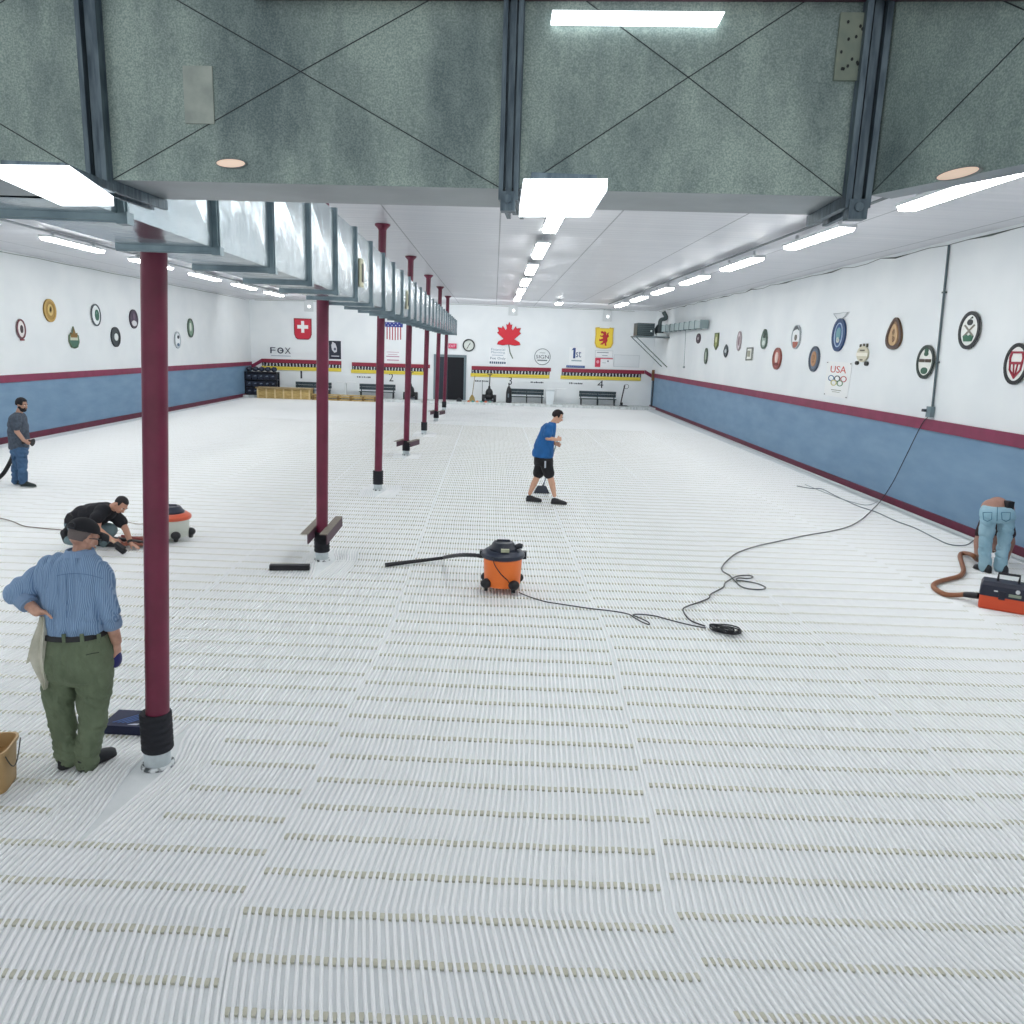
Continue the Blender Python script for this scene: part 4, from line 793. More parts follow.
def hand(mb, w, d, nrm, thumb, curl=.5, k=1., spread=.12):
    """hand from wrist w pointing along d; nrm = palm facing direction, thumb = side the thumb leaves from"""
    w = V(w); d = V(d).normalized(); n = V(nrm); n = (n-d*n.dot(d)).normalized(); t = V(thumb); t = (t-d*t.dot(d)-n*t.dot(n)).normalized()
    L = .085*k
    mb.cap(w-d*.02, w+d*.02, .027*k, .029*k, 12, side=t, flat=.72)
    for q in (-.028, -.009, .010, .029): mb.cap(w+d*.012+t*q*.6*k, w+d*L+t*q*k, .0135*k, .0115*k, 10, side=t, flat=.95)
    for q, ln, cu in ((-.030, .062, 1.15), (-.010, .078, 1.05), (.010, .084, 1.), (.030, .074, .92)):
        p = w+d*L+t*q*k; a = 0; r_ = .0092*k
        for j, (fr_, c_) in enumerate(((.45, .8), (.31, 1.2), (.24, .9))):
            a += curl*cu*c_; v = (d*math.cos(a)+n*math.sin(a)+t*(q*spread/.03*.5)).normalized(); e = p+v*ln*fr_*k; mb.cap(p, e, r_, r_*.92, 10); p = e; r_ *= .92
    p = w+d*.025*k+t*.022*k; v = (d*.62+t*.68+n*.35).normalized(); e = p+v*.042*k; mb.cap(p, e, .0135*k, .0110*k, 10)
    v = (d*.85+t*.25+n*(.35+curl*.5)).normalized(); e2 = e+v*.032*k; mb.cap(e, e2, .0108*k, .0095*k, 10); mb.cap(e2, e2+(v+n*curl*.4).normalized()*.022*k, .0095*k, .0085*k, 10)
def shoe(root, heel, d, colr, L=.29, sole='15161a', z0=.017):
    d = V((d[0], d[1], 0)).normalized(); s = V((d.y, -d.x, 0)); h = V((heel[0], heel[1], z0)); up, so = [], []
    for t, w, ht in ((-.0, .018, .045), (.04, .034, .09), (.2, .04, .105), (.4, .038, .095), (.6, .046, .07), (.8, .05, .055), (.93, .038, .042), (1., .014, .026)):
        c = h+d*(t*L); n = 16
        up.append([c+s*(w*math.cos(2*math.pi*i/n))+V((0, 0, .02+max(0, ht*math.sin(2*math.pi*i/n)))) for i in range(n)])
        so.append([c+s*((w+.005)*math.cos(2*math.pi*i/n))+V((0, 0, .012+.012*math.sin(2*math.pi*i/n))) for i in range(n)])
    o = build('shoe', MB().rings(up), mat(colr, .55), root, True, origin=h); fix_normals(o)
    b = build('sole', MB().rings(so), mat(sole, .6), o, True); fix_normals(b)
    l = MB()
    for q in (.28, .36, .44): l.tube([h+d*(q*L)+s*.03+V((0, 0, .085-.05*(q-.2))), h+d*(q*L)+V((0, 0, .122-.10*(q-.2))), h+d*(q*L)-s*.03+V((0, 0, .085-.05*(q-.2)))], .003, 5)
    build('laces', l, mat('4a4f5a', .7), o, True)
    return o
def ellring(c, rx, ry, ax=(1, 0, 0), ay=(0, 1, 0), n=24, p=2.2):
    c, ax, ay = V(c), V(ax), V(ay); out = []
    for i in range(n):
        a = 2*math.pi*i/n; ca, sa = math.cos(a), math.sin(a)
        out.append(c+ax*(rx*abs(ca)**(2/p)*(1 if ca >= 0 else -1))+ay*(ry*abs(sa)**(2/p)*(1 if sa >= 0 else -1)))
    return out
# ---- man in blue striped shirt, seen from behind --------------------------------
Y1 = 5.0; A = lambda px, py, dy=0.: PY(px, py, Y1+dy)
man = thing('person', 'man in blue striped shirt, olive trousers and black cap, standing with his back to us', 'person', (A(84, 768).x, Y1, 0))
hd = A(83.5, 537, .07); face = V((.42, .85, -.36)); up = V((.16, .25, .95))
b = MB(); at, MH, fr_ = head_prims(b, hd, face, up, .98)
neck = A(78, 556, .0)
b.cap(neck-V((0, 0, .06)), hd-V((.0, .01, .06)), .066, .058)
# trunk and limbs inside the clothes
for x in (-.07, .07):
    for p, q, r0, r1 in ((A(75, 577), A(74, 600), .09, .10), (A(74, 600), A(76, 640), .10, .10)): b.cap(p+V((x, .02, 0)), q+V((x, .02, 0)), r0, r1)
b.cap(A(62, 652), A(91, 652), .10, .10); b.cap(neck-V((0, -.02, .06)), A(75, 577, .02), .07, .09)
LE, RE = A(17, 593, -.08), A(108.5, 612, .0); LW, RW = A(36.5, 611.5, -.15), A(116.5, 641, .06)
for p, q, r0, r1 in ((A(48, 572), LE, .05, .045), (LE, LW, .045, .033), (A(99, 574), RE, .05, .045), (RE, RW, .047, .034)): b.cap(p, q, r0, r1)
hand(b, LW+(LW-LE).normalized()*.0, V((.75, .35, -.25)), V((.3, -.2, -.5)), V((-.2, .3, .9)), .55, 1.0)
hand(b, RW, V((-.04, .10, -1)), V((-.9, .1, 0)), V((0, .9, .2)), .42, 1.02)
LK, RK = A(60, 712, .03), A(96, 712, .03); LA, RA = A(67, 759, -.0), A(87, 766, .0)
for p, q, r0, r1 in ((A(61, 662), LK, .08, .06), (LK, LA+V((0, 0, .03)), .055, .04), (A(92, 662), RK, .08, .06), (RK, RA+V((0, 0, .04)), .055, .04)): b.cap(p, q, r0, r1)
skin_m = mat(SKIN, .55, c2='b28672', scale=14, bump=.0015, bscale=60)
blob('body', b, skin_m, man, .0065, 2)
face_parts(man, at, MH, .98, True, '7a736c')
# grey hair round the back of the head, cap
hair_shell(man, hd, at, MH, .98, '6d6462', low=-.35, front=.05, grow=1.025)
cm_ = MB(); fn = lambda d: (1. if d.z > -.02 else .7)
cap_m = mat('14161d', .8, bump=.001, bscale=80)
cp = build('cap', MB().ell(at(0, -.014, .042), (.088, .108, .088), MH, 36, 20, fn=fn), cap_m, man, True)
br = []
for t, w, dz in ((0, .07, .035), (.035, .072, .032), (.06, .06, .026), (.08, .03, .02)):
    br.append([at(w*math.cos(a), .088+t+.018*math.sin(a), dz+.004*(1 if math.sin(a) > 0 else -1)+.018*abs(math.sin(a))-.03*abs(math.cos(a))**3) for a in [2*math.pi*i/16 for i in range(16)]])
build('brim', MB().rings(br), cap_m, cp, True)
build('cap_button', MB().ell(at(0, -.014, .131), .008), cap_m, cp, True)
o_ = MB(); arc = [(.042*math.cos(a), .004+.042*math.sin(a)) for a in [math.pi*i/10 for i in range(11)]]
pp = [at(x, -.012-.108*math.sqrt(max(0, 1-(x/.09)**2-((z_)/.09)**2))*1.07, .042+z_) for x, z_ in arc]
o_.add(pp, [tuple(range(len(pp)))]); o_.tube(pp, .004, 6, m=1); o_.tube([pp[0], at(0, -.126, .046), pp[-1]], .007, 6, m=1)
build('back_opening', o_, [mat('8f8a88', .8), mat('1c1f28', .7)], cp, False)['label'] = 'arched opening with strap showing grey hair'
# shirt
shirt_m = bpy.data.materials.new('striped_shirt'); shirt_m.use_nodes = True
nt = shirt_m.node_tree; bs = nt.nodes['Principled BSDF']; tc = nt.nodes.new('ShaderNodeTexCoord')
wv = nt.nodes.new('ShaderNodeTexWave'); wv.bands_direction = 'X'; wv.inputs['Scale'].default_value = 34; wv.inputs['Distortion'].default_value = .8; wv.inputs['Detail'].default_value = 1
nt.links.new(tc.outputs['Object'], wv.inputs['Vector']); cr_ = nt.nodes.new('ShaderNodeValToRGB'); cr_.color_ramp.elements[0].color = lin('6788ae'); cr_.color_ramp.elements[1].color = lin('93adca'); cr_.color_ramp.elements[0].position = .25; cr_.color_ramp.elements[1].position = .75
nt.links.new(wv.outputs['Fac'], cr_.inputs[0]); nt.links.new(cr_.outputs[0], bs.inputs['Base Color']); bs.inputs['Roughness'].default_value = .8
mp_ = nt.nodes.new('ShaderNodeMapping'); mp_.inputs['Scale'].default_value = (16, 6, 3.2); mp_.inputs['Rotation'].default_value = (0, R(12), 0); nt.links.new(tc.outputs['Object'], mp_.inputs[0])
ns = nt.nodes.new('ShaderNodeTexNoise'); ns.inputs['Scale'].default_value = 1.; ns.inputs['Detail'].default_value = 3; nt.links.new(mp_.outputs[0], ns.inputs['Vector'])
bp_ = nt.nodes.new('ShaderNodeBump'); bp_.inputs['Distance'].default_value = .055; bp_.inputs['Strength'].default_value = .9; nt.links.new(ns.outputs['Fac'], bp_.inputs['Height']); nt.links.new(bp_.outputs[0], bs.inputs['Normal'])
px = .00677
sh = MB(); sec = []
for x, y, w, dp in ((79, 551, 12, .075), (78, 555, 15, .09), (75, 560, 24, .105), (73.5, 567, 31, .125), (73, 578, 33, .14), (73.5, 592, 31.5, .15), (74, 608, 30.5, .155), (74.5, 620, 30, .16), (75, 627, 30, .158), (75, 631, 30, .156), (75, 633, 29, .15)):
    sec.append(ellring(A(x, y), w*px, dp, n=32))
sh.rings(sec)
for (p, q, r0, r1, r2) in ((A(47, 573), LE, .085, .080, .066), (A(99, 575), RE, .082, .072, .064)):
    sh.cap(p, q, r0, r1, 20)
e1 = LE.lerp(LW, .42); sh.cap(LE, e1, .072, .058, 20); e2 = RE.lerp(RW, .30); sh.cap(RE+V((-.01, 0, .04)), e2, .072, .062, 20)
sh.cap(A(48, 566), A(62, 561), .06, .06); sh.cap(A(98, 568), A(88, 561), .06, .06)
shirt = blob('shirt', sh, shirt_m, man, .0075, 4, [(.016, (13, 6, 3.2, 2.5), 1.0, 1.62), (.010, (6, 5, 14, 7), .99, 1.2), (.005, (20, 10, 8, 6), .98, 1.7)])
for e, d_, r in ((e1, (LW-LE).normalized(), .062), (e2, (RW-RE).normalized(), .065)):
    cf = MB(); cf.tube([e-d_*.015, e+d_*.03], [r*1.02, r*1.02], 20); cf.tube([e+d_*.0, e+d_*.045], [r*.99, r*.96], 20)
    build('rolled_cuff', cf, mat('8099b8', .8, bump=.01, bscale=30), shirt, True)
col_ = MB(); cc = A(79.5, 551)
ro = [ellring(cc+V((0, 0, -.025)), .098, .09, n=28), ellring(cc+V((.003, .0, .012)), .083, .075, n=28), ellring(cc+V((.003, 0, .014)), .074, .067, n=28), ellring(cc+V((0, 0, -.02)), .075, .07, n=28)]
build('collar', col_.rings(ro, caps=False), mat('7d98b9', .8), shirt, True)
yk = MB(); pts = [A(47+i*5.5, 573.5-.0*abs(i-5), -.150+.03*((i-5)/5.)**2*1.8) for i in range(11)]; pts = [p+V((0, 0, -.004*(i-5)**2*.35)) for i, p in enumerate(pts)]; yk.tube(pts, .0022, 6); yk.tube([A(66, 574, -.150), A(67, 598, -.160), A(66.5, 618, -.163)], .002, 6)
build('back_yoke_seam', yk, mat('5b7a9f', .8), shirt, True)
# trousers
tr_m = mat('6d7b62', .85, c2='5e6b54', scale=5, bump=.06, bscale=6, stretch=(1.6, 1, .9)); tr_m.name = 'olive_cloth'
tr = MB(); sec = []
for x, y, w, dp in ((75, 629, 29.5, .14), (76, 640, 31.2, .155), (77, 652, 33, .17), (77.5, 665, 33, .17), (77.5, 674, 31, .15), (78, 680, 26, .11)): sec.append(ellring(A(x, y), w*px, dp, n=32))
tr.rings(sec)
def leg(mb, ks, w):
    for (p, q, r0, r1) in zip(ks[:-1], ks[1:], w[:-1], w[1:]): mb.cap(p, q, r0, r1, 20)
leg(tr, [A(60.5, 668), A(59.5, 688, .01), A(61, 712, .03), A(65, 738, .01), A(67.5, 752, -.005), A(68, 758, 0)], [.112, .108, .088, .074, .078, .072])
leg(tr, [A(94.5, 668), A(94, 688, .01), A(93.5, 712, .02), A(89.5, 738, .0), A(87, 754, -.0), A(87, 762, -.01)], [.112, .110, .094, .080, .082, .077])
tro = blob('trousers', tr, tr_m, man, .0075, 4, [(.013, (7, 5, 5, 6), .02, .92), (.014, (6, 6, 22, 6), .02, .36), (.008, (9, 6, 12, 9), .3, .9)])
bt = MB(); bt.rings([ellring(A(75, y), w*px, dp, n=40) for y, w, dp in ((628.5, 30.6, .163), (633.5, 31.0, .166))]); build('belt', bt, mat('15161b', .5), tro, True)
lp = MB()
for x in (50, 64, 82, 99): lp.box(A(x, 638.5, -.172+.09*abs((x-75)/30.)**2), (.02, .016, .06))
build('belt_loops', lp, tr_m, tro)
lp = MB(); lp.tube([A(86, 655, -.163), A(92, 653.5, -.158), A(99, 652.5, -.135)], .003, 6); build('pocket_seam', lp, mat('2c3527', .8), tro)
shoe(man, (LA.x-.005, LA.y-.065, 0), (.05, 1, 0), '16181d', .29); shoe(man, (RA.x-.015, RA.y-.075, 0), (.45, .88, 0), '1a1c22', .28)
# things he holds
h_ = RW+V((.0, .03, -.12)); o = build('blue_pouch', MB().ell(h_+V((-.028, -.01, -.015)), (.042, .055, .065)).box(h_+V((-.04, -.02, .02)), (.05, .08, .06)), mat('23276a', .6), None, True, origin=h_); tag(o, 'small dark blue object held in the right hand of the man in olive trousers', 'object')
cl_ = MB(); rs = []
for x, y, w, dp in ((42, 616, 2.5, .02), (41.5, 625, 4, .03), (38.5, 640, 6.5, .035), (36.5, 655, 8, .04), (39.5, 668, 6, .035), (42.5, 680, 3.2, .02), (44, 689, .8, .01)): rs.append([p+V((0, .012*math.sin(i*1.9), 0)) for i, p in enumerate(ellring(A(x+1.5, y, -.12), w*px*1.1, dp, n=18))])
cl_.rings(rs); cl_.rings([[p for p in ellring(A(x+1, y, -.11), w*px, .012, n=8)] for x, y, w in ((33, 648, 2.5), (28.5, 658, 2.2), (26, 663, .6))])
o = build('cleaning_cloth', cl_, mat('cbc9ba', .9, c2='b3b3a2', scale=9, bump=.012, bscale=14), None, True, origin=A(42, 616)); tag(o, 'beige cleaning cloth hanging from the left hand of the man in olive trousers', 'cloth')
# ---- sweeper in blue T-shirt ----------------------------------------------------
Y2 = 14.98; S = lambda px, py, dy=0.: PY(px, py, Y2+dy)
p2 = thing('person', 'man in blue T-shirt and black shorts, walking and sweeping the middle floor', 'person', (S(545, 500).x, Y2, 0))
b = MB(); hd = S(557.8, 416.5); at, MH, fr_ = head_prims(b, hd, V((.9, -.15, -.45)), V((.4, 0, .9)), 1.02)
b.cap(S(551, 426), hd+V((-.03, 0, -.05)), .065, .055)
b.cap(S(549.5, 429), S(545.5, 445), .10, .12); b.cap(S(545.5, 445), S(543.8, 459), .12, .12)
E_, W_ = S(547.3, 438, -.2), S(556.2, 439.5, -.14)
b.cap(S(548, 428, -.16), E_, .055, .046); b.cap(E_, W_, .045, .033); hand(b, W_, V((1, .15, .15)), V((0, .9, -.2)), V((.2, 0, 1)), 1.15, 1.0)
E2, W2 = S(549, 438, .18), S(555.5, 444, .05)
b.cap(S(549.5, 428, .15), E2, .055, .046); b.cap(E2, W2, .045, .033); hand(b, W2, V((1, -.25, -.2)), V((0, -.9, 0)), V((.2, 0, 1)), 1.15)
K1, K2 = S(537.3, 476.5, .08), S(549.8, 475.5, -.1); A1, A2 = S(529.8, 493.5, .1), S(554.4, 495.5, -.1)
b.cap(S(542.5, 463, .08), K1, .075, .062); b.cap(K1, S(533.8, 484, .09), .06, .062); b.cap(S(533.8, 484, .09), A1, .062, .038)
b.cap(S(544.5, 463, -.1), K2, .075, .064); b.cap(K2, S(552, 483.5, -.1), .062, .064); b.cap(S(552, 483.5, -.1), A2, .064, .038)
blob('body', b, mat('d2a48a', .55), p2, .009, 2); face_parts(p2, at, MH, 1.02, False, '2a1d18'); hair_shell(p2, hd, at, MH, 1.02, '1d1618', low=-.4, front=.5, grow=1.17)
m = MB(); g = .0197
m.rings([ellring(S(x, y), w*g, dp, ax=(.97, 0, -.05), n=28) for x, y, w, dp in ((552.5, 422.5, 3.4, .08), (550.5, 424.5, 5.5, .16), (548.5, 428, 7.2, .2), (546.8, 434, 8.3, .21), (545, 442, 9.4, .21), (543.2, 450, 10.4, .205), (542.4, 455, 10.8, .2), (542.3, 457, 10.4, .19))])
m.cap(S(549, 427.5, -.15), S(548, 434.2, -.21), .085, .082, 16); m.cap(S(550, 427.5, .15), S(549, 434, .2), .085, .082, 16)
blob('t_shirt', m, mat('1b62a4', .8, c2='17578f', scale=5, bump=.02, bscale=7), p2, .010, 4, [(.018, (6, 6, 4, 3), .9, 1.7)])
m = MB(); m.rings([ellring(S(x, y), w*g, dp, n=26) for x, y, w, dp in ((543.2, 454, 9, .17), (543.6, 460, 9.6, .19), (543.6, 465, 9.6, .18))])
m.cap(S(541.5, 463, .08), S(538.5, 473, .09), .125, .112, 18); m.cap(S(546, 463, -.09), S(548.8, 473.3, -.1), .125, .112, 18)
sh_ = blob('shorts', m, mat('121318', .8, bump=.015, bscale=8), p2, .011, 4)
build('side_mark', MB().box(S(545.2, 464.5, -.235), (.03, .012, .13)), mat('b8bcc6'), sh_)
shoe(p2, (A1.x-.07, A1.y, 0), (1, -.1, 0), '15151c', .31); shoe(p2, (A2.x-.06, A2.y, 0), (1, -.15, 0), '15151c', .31)
# push broom held by him
t = thing('push_broom', 'dark grey broom with a long thin handle held by the man in blue shirt', 'broom', FL(541.5, 493.5))
h0 = FL(541.5, 493.8); top = S(558.8, 436, -.06)
build('broomstick', MB().tube([h0+V((0.03, 0, .17)), top], .013, 8), mat('8f9aa2', .4, .5), t, True)
wd = 7.7*.0213
build('broom_head', MB().rings([[h0+V((a*w, b*.035, z)) for a, b in ((-1, -1), (1, -1), (1, 1), (-1, 1))] for w, z in ((wd, .02), (wd*.62, .15), (wd*.45, .17))]), mat('3b414d', .6), t)
build('bristles', MB().box(h0+V((0, 0, .022)), (wd*2, .06, .02)), mat('23272f', .9), t)
build('socket', MB().tube([h0+V((0.02, 0, .15)), h0+V((.045, -.03, .24))], .02, 8), mat('2b3038'), t)
# ---- bearded man far left -------------------------------------------------------
Y3 = 15.2; S = lambda px, py, dy=0.: PY(px, py, Y3+dy); g = .0203
p3 = thing('person', 'bearded man in a dark grey shirt and blue jeans standing by the left wall', 'person', (S(20, 485).x, Y3, 0))
b = MB(); hd = S(21.8, 404.5); at, MH, fr_ = head_prims(b, hd, V((1, -.12, -.25)), V((.2, 0, 1)), 1.02)
b.cap(S(18.5, 415), hd+V((-.02, 0, -.05)), .065, .055)
b.cap(S(18.3, 424), S(18.7, 442), .11, .12); E_, W_ = S(16.8, 431.5, -.18), S(24, 440.5, -.2)
b.cap(S(17, 419, -.14), E_, .055, .046); b.cap(E_, W_, .045, .034); hand(b, W_, V((.8, 0, -.5)), V((0, .9, .2)), V((.5, 0, .8)), .9)
E2, W2 = S(20, 431.5, .2), S(22, 440, .16); b.cap(S(19, 419, .14), E2, .055, .046); b.cap(E2, W2, .045, .034); hand(b, W2, V((.8, 0, -.4)), V((0, -.9, .2)), V((.5, 0, .8)), .9)
for hx, kx, ax_, dy in (((17.5), 16.2, 15.2, .09), (21, 23, 22.7, -.09)):
    b.cap(S(hx, 452, dy*.8), S(kx, 464, dy), .075, .06); b.cap(S(kx, 464, dy), S(ax_, 481, dy), .055, .04)
blob('body', b, mat('b88f7c', .55), p3, .009, 2); face_parts(p3, at, MH, 1.02, False, '15131a'); hair_shell(p3, hd, at, MH, 1.02, '17161d', low=-.2, front=.62, grow=1.2)
bd = MB(); bd.ell(at(0, .035, -.082), (.062, .066, .052), MH); bd.cap(at(-.062, .0, -.05), at(0, .07, -.1), .026, .024); bd.cap(at(.062, .0, -.05), at(0, .07, -.1), .026, .024); bd.cap(at(-.03, .088, -.042), at(.03, .088, -.042), .01, .01)
blob('beard', bd, mat('141218', .9, bump=.004, bscale=80), p3, .007, 2)
m = MB(); m.rings([ellring(S(x, y), w*g, dp, n=26) for x, y, w, dp in ((18.8, 412.5, 3.2, .08), (18, 414.5, 5, .15), (17.6, 418, 6.6, .19), (18, 425, 8, .2), (18.6, 434, 8.4, .19), (18.9, 442, 8.2, .185), (18.9, 447, 8.3, .185), (18.9, 449, 7.8, .17))])
m.cap(S(17, 418.5, -.15), S(16.6, 427, -.18), .078, .074, 16); m.cap(S(19.5, 418.5, .15), S(20, 427, .19), .078, .074, 16)
blob('shirt', m, mat('505a68', .85, c2='3f4855', scale=22, bump=.015, bscale=8), p3, .010, 4, [(.015, (6, 6, 5, 4), .9, 1.7)])
m = MB(); m.rings([ellring(S(x, y), w*g, dp, n=24) for x, y, w, dp in ((19, 445, 7.4, .165), (19.2, 450, 7.4, .17), (19.3, 455, 6.8, .16))])
for hx, kx, ax_, dy in ((17.6, 16.6, 15.6, .09), (20.8, 22.6, 22.8, -.09)): m.cap(S(hx, 451, dy), S(kx, 465, dy), .1, .082, 18); m.cap(S(kx, 465, dy), S(ax_, 481, dy), .08, .072, 18)
blob('jeans', m, mat('48698c', .85, c2='3c5a7c', scale=4, bump=.02, bscale=8), p3, .010, 4, [(.025, (7, 7, 9, 4), .05, .9)])
for x, dy in ((14.3, .09), (20.8, -.09)): shoe(p3, (S(x, 483, dy).x, Y3+dy, 0), (1, -.12, 0), '1d2a2c', .31, '8a9492')
t = thing('vacuum_hose', 'black vacuum hose trailing left behind the bearded man, ending in a nozzle', 'hose', (S(5, 470).x, Y3, 0)); hm = mat('121318', .5)
pts = spline([S(24.5, 441.5, -.13), S(20, 444.5, .02), S(15, 450, .26), S(11.5, 459, .3), S(7, 468, .3), S(2, 475, .3), S(-6, 480, .3), FL(-34, 489, .05)], 8)
build('hose_tube', MB().tube(pts, [.038+.004*(i % 2) for i in range(len(pts))], 10), hm, t, True)
build('nozzle', MB().tube([S(24.5, 441.5, -.12), S(29, 441.5, -.12), S(33, 442.5, -.12)], [.035, .03, .075], 12), hm, t, True)
# ---- man kneeling ---------------------------------------------------------------
Y4 = 10.75; S = lambda px, py, dy=0.: PY(px, py, Y4+dy); g = .0142
p4 = thing('person', 'man in black T-shirt crouching, reaching to the floor with both hands', 'person', (S(90, 545).x, Y4, 0))
b = MB(); hd = S(121, 504.5, -.05); at, MH, fr_ = head_prims(b, hd, V((.55, -.35, -.75)), V((.75, -.1, .6)), 1.0)
b.cap(S(110, 509), hd+V((-.05, 0, -.01)), .065, .055)
b.cap(S(104, 512), S(88, 516), .09, .11); b.cap(S(88, 516), S(78, 523), .11, .11)
NE, NW = S(97, 529, -.28), S(111.5, 539.5, -.3); b.cap(S(98, 513, -.18), NE, .058, .048); b.cap(NE, NW, .048, .034); hand(b, NW, V((.9, -.1, -.5)), V((0, .5, -.8)), V((.2, .9, .3)), 1.0)
FE, FW_ = S(125.5, 529, .1), S(131, 543.5, .0); b.cap(S(117, 514, .14), FE, .058, .046); b.cap(FE, FW_, .046, .034); hand(b, FW_, V((.8, -.35, -.25)), V((0, -.2, -1)), V((-.3, -.9, 0)), .12)
KN, KF = S(110, 530, .06), S(84, 541, -.12)
b.cap(S(80, 526, .08), KN, .085, .065); b.cap(KN, S(104, 545, .12), .06, .045); b.cap(S(78, 526, -.08), KF, .08, .06); b.cap(KF, S(68, 540, -.1), .055, .045)
blob('body', b, mat('c08f79', .55), p4, .008, 2); face_parts(p4, at, MH, 1.0, False, '2b2320'); hair_shell(p4, hd, at, MH, 1., '262326', low=-.25, front=.42, grow=1.06)
m = MB(); m.cap(S(107, 511), S(96, 514), .125, .16, 22); m.cap(S(98, 514), S(84, 517), .165, .165, 22); m.cap(S(84, 517), S(77, 521.5), .165, .155, 22)
m.cap(S(103, 511, -.12), S(96, 518, -.25), .1, .088, 16); m.cap(S(110, 512, .1), S(121.5, 522, .12), .1, .085, 16)
blob('t_shirt', m, mat('14151d', .85, bump=.02, bscale=8), p4, .01, 4, [(.012, (7, 7, 7, 5), .2, 1.)])
m = MB(); m.cap(S(76, 524), S(80, 527), .15, .15, 20); m.cap(S(80, 527, .09), KN, .115, .1, 20); m.cap(KN, S(105, 543, .12), .085, .075, 18); m.cap(S(77, 527, -.09), KF, .115, .1, 20); m.cap(KF, S(69, 540, -.1), .08, .07, 18)
blob('jeans', m, mat('72878c', .85, c2='62777e', scale=4, bump=.015, bscale=8), p4, .01, 4)
wm = FW_-(FW_-FE).normalized()*.03; build('wristwatch', MB().tube([wm-(FW_-FE).normalized()*.018, wm+(FW_-FE).normalized()*.018], [.040, .040], 16), mat('16171c', .3), p4, True)
shoe(p4, (S(103, 545, .12).x-.08, Y4+.12, 0), (1, -.1, 0), '1b1b20', .3)
m = MB(); m.cap(S(66.5, 541, -.1), S(64, 533, -.1), .045, .05, 14); m.cap(S(64, 533, -.1), S(68, 527, -.1), .045, .03, 14); blob('raised_boot', m, mat('17181d', .6), p4, .009, 3)
build('belt_pouch', MB().box(S(70.5, 517.5, -.1), (.09, .1, .11), Matrix.Rotation(R(30), 3, 'Y')), mat('15161b', .6), p4)
t = thing('hand_brush', 'small black brush with pale handle in the right hand of the crouching man', 'brush', S(121, 548, -.3))
build('handle', MB().cap(S(109.5, 538, -.31), S(117.5, 545, -.34), .012, .015), mat('c8ab8d', .6), t, True)
build('brush_head', MB().box(S(119.5, 546.5, -.35), (.14, .09, .05), Matrix.Rotation(R(38), 3, 'Y')), mat('121318', .6), t); build('bristles', MB().box(S(121, 549.5, -.35), (.13, .08, .05), Matrix.Rotation(R(38), 3, 'Y')), mat('1d1e24', .9), t)
# ---- man bending over at right --------------------------------------------------
Y5 = 10.75; S = lambda px, py, dy=0.: PY(px, py, Y5+dy); g = .0142
p5 = thing('person', 'person in light blue jeans bending far over beside the right wall', 'person', (S(992, 573).x, Y5, 0))
b = MB(); b.cap(S(992, 514, .05), S(991.5, 508.5, .14), .13, .14, 20); b.cap(S(1003, 514, .05), S(1003.5, 509.5, .14), .13, .14, 20); b.cap(S(997, 507, .14), S(997, 513, .42), .15, .14, 20); b.cap(S(997, 513, .42), S(996, 526, .6), .14, .12, 20)
hd = S(995, 546, .68); at, MH, fr_ = head_prims(b, hd, V((0, -.6, -.6)), V((0, .75, -.7)), 1.0); b.cap(S(996, 530, .6), hd, .07, .06)
LS, RS = S(985, 522, .55), S(1008, 522, .55); LE_, RE_ = S(977, 541, .5), S(1012, 542, .55); LW_, RW_ = S(977, 556, .35), S(1006, 560, .6)
for a_, e_, w_2, th in ((LS, LE_, LW_, V((1, 0, .2))), (RS, RE_, RW_, V((-1, 0, .2)))): b.cap(a_, e_, .056, .047); b.cap(e_, w_2, .047, .034); hand(b, w_2, w_2-e_, V((0, -1, 0)), th, .9)
for hx, kx, ax_ in ((989, 984.3, 984.2), (1005.5, 1003.5, 999.8)): b.cap(S(hx, 519, .02), S(kx, 541, .04), .09, .062); b.cap(S(kx, 541, .04), S(ax_, 567), .058, .042)
blob('body', b, mat('a87f70', .6), p5, .009, 3); hair_shell(p5, hd, at, MH, 1.0, '2a1f1e', low=-.3, front=.3); face_parts(p5, at, MH, 1.0, False)
m = MB(); m.rings([ellring(S(x, y, dy), w*g, dp, n=28) for x, y, w, dp, dy in ((997.5, 506.5, 14.5, .13, .03), (997.5, 511, 16.5, .175, .02), (997.5, 517, 17, .185, .0), (997, 521.5, 14, .15, .02))])
leg(m, [S(988.5, 519), S(987, 531, .02), S(985, 543, .03), S(985, 556), S(985, 567.5)], [.112, .1, .086, .08, .082])
leg(m, [S(1006, 519), S(1005.5, 531, .02), S(1004, 543, .03), S(1001.5, 556), S(1000, 567.5)], [.112, .1, .086, .08, .082])
jn = blob('jeans', m, mat('a6c8d6', .85, c2='8bb2c4', scale=4, bump=.02, bscale=8), p5, .009, 4, [(.013, (7, 7, 12, 6), .05, .8)])
pk = MB()
for x in (987.5, 1006): pk.tube([S(x-4.5, 512.5, -.175), S(x+4.5, 512.5, -.18), S(x+4, 519.5, -.19), S(x, 521.5, -.192), S(x-4, 519.5, -.185), S(x-4.5, 512.5, -.175)], .006, 6)
pk.tube([S(997.5, 507, -.1), S(997.3, 513, -.165), S(997, 521, -.165)], .006, 6); build('pocket_seams', pk, mat('4f7d94', .8), jn, True)
m = MB(); m.cap(S(997, 512.5, .42), S(997, 520, .56), .175, .165, 22); m.cap(S(997, 520, .56), S(996, 527, .62), .165, .14, 22); m.cap(LS, LS.lerp(LE_, .6), .08, .075, 16); m.cap(RS, RS.lerp(RE_, .6), .08, .075, 16)
blob('shirt', m, mat('3c2b30', .85, bump=.015, bscale=8), p5, .011, 4)
build('belt_holster', MB().box(S(1008.5, 507, -.02), (.09, .1, .17)), mat('14151b', .6), p5)
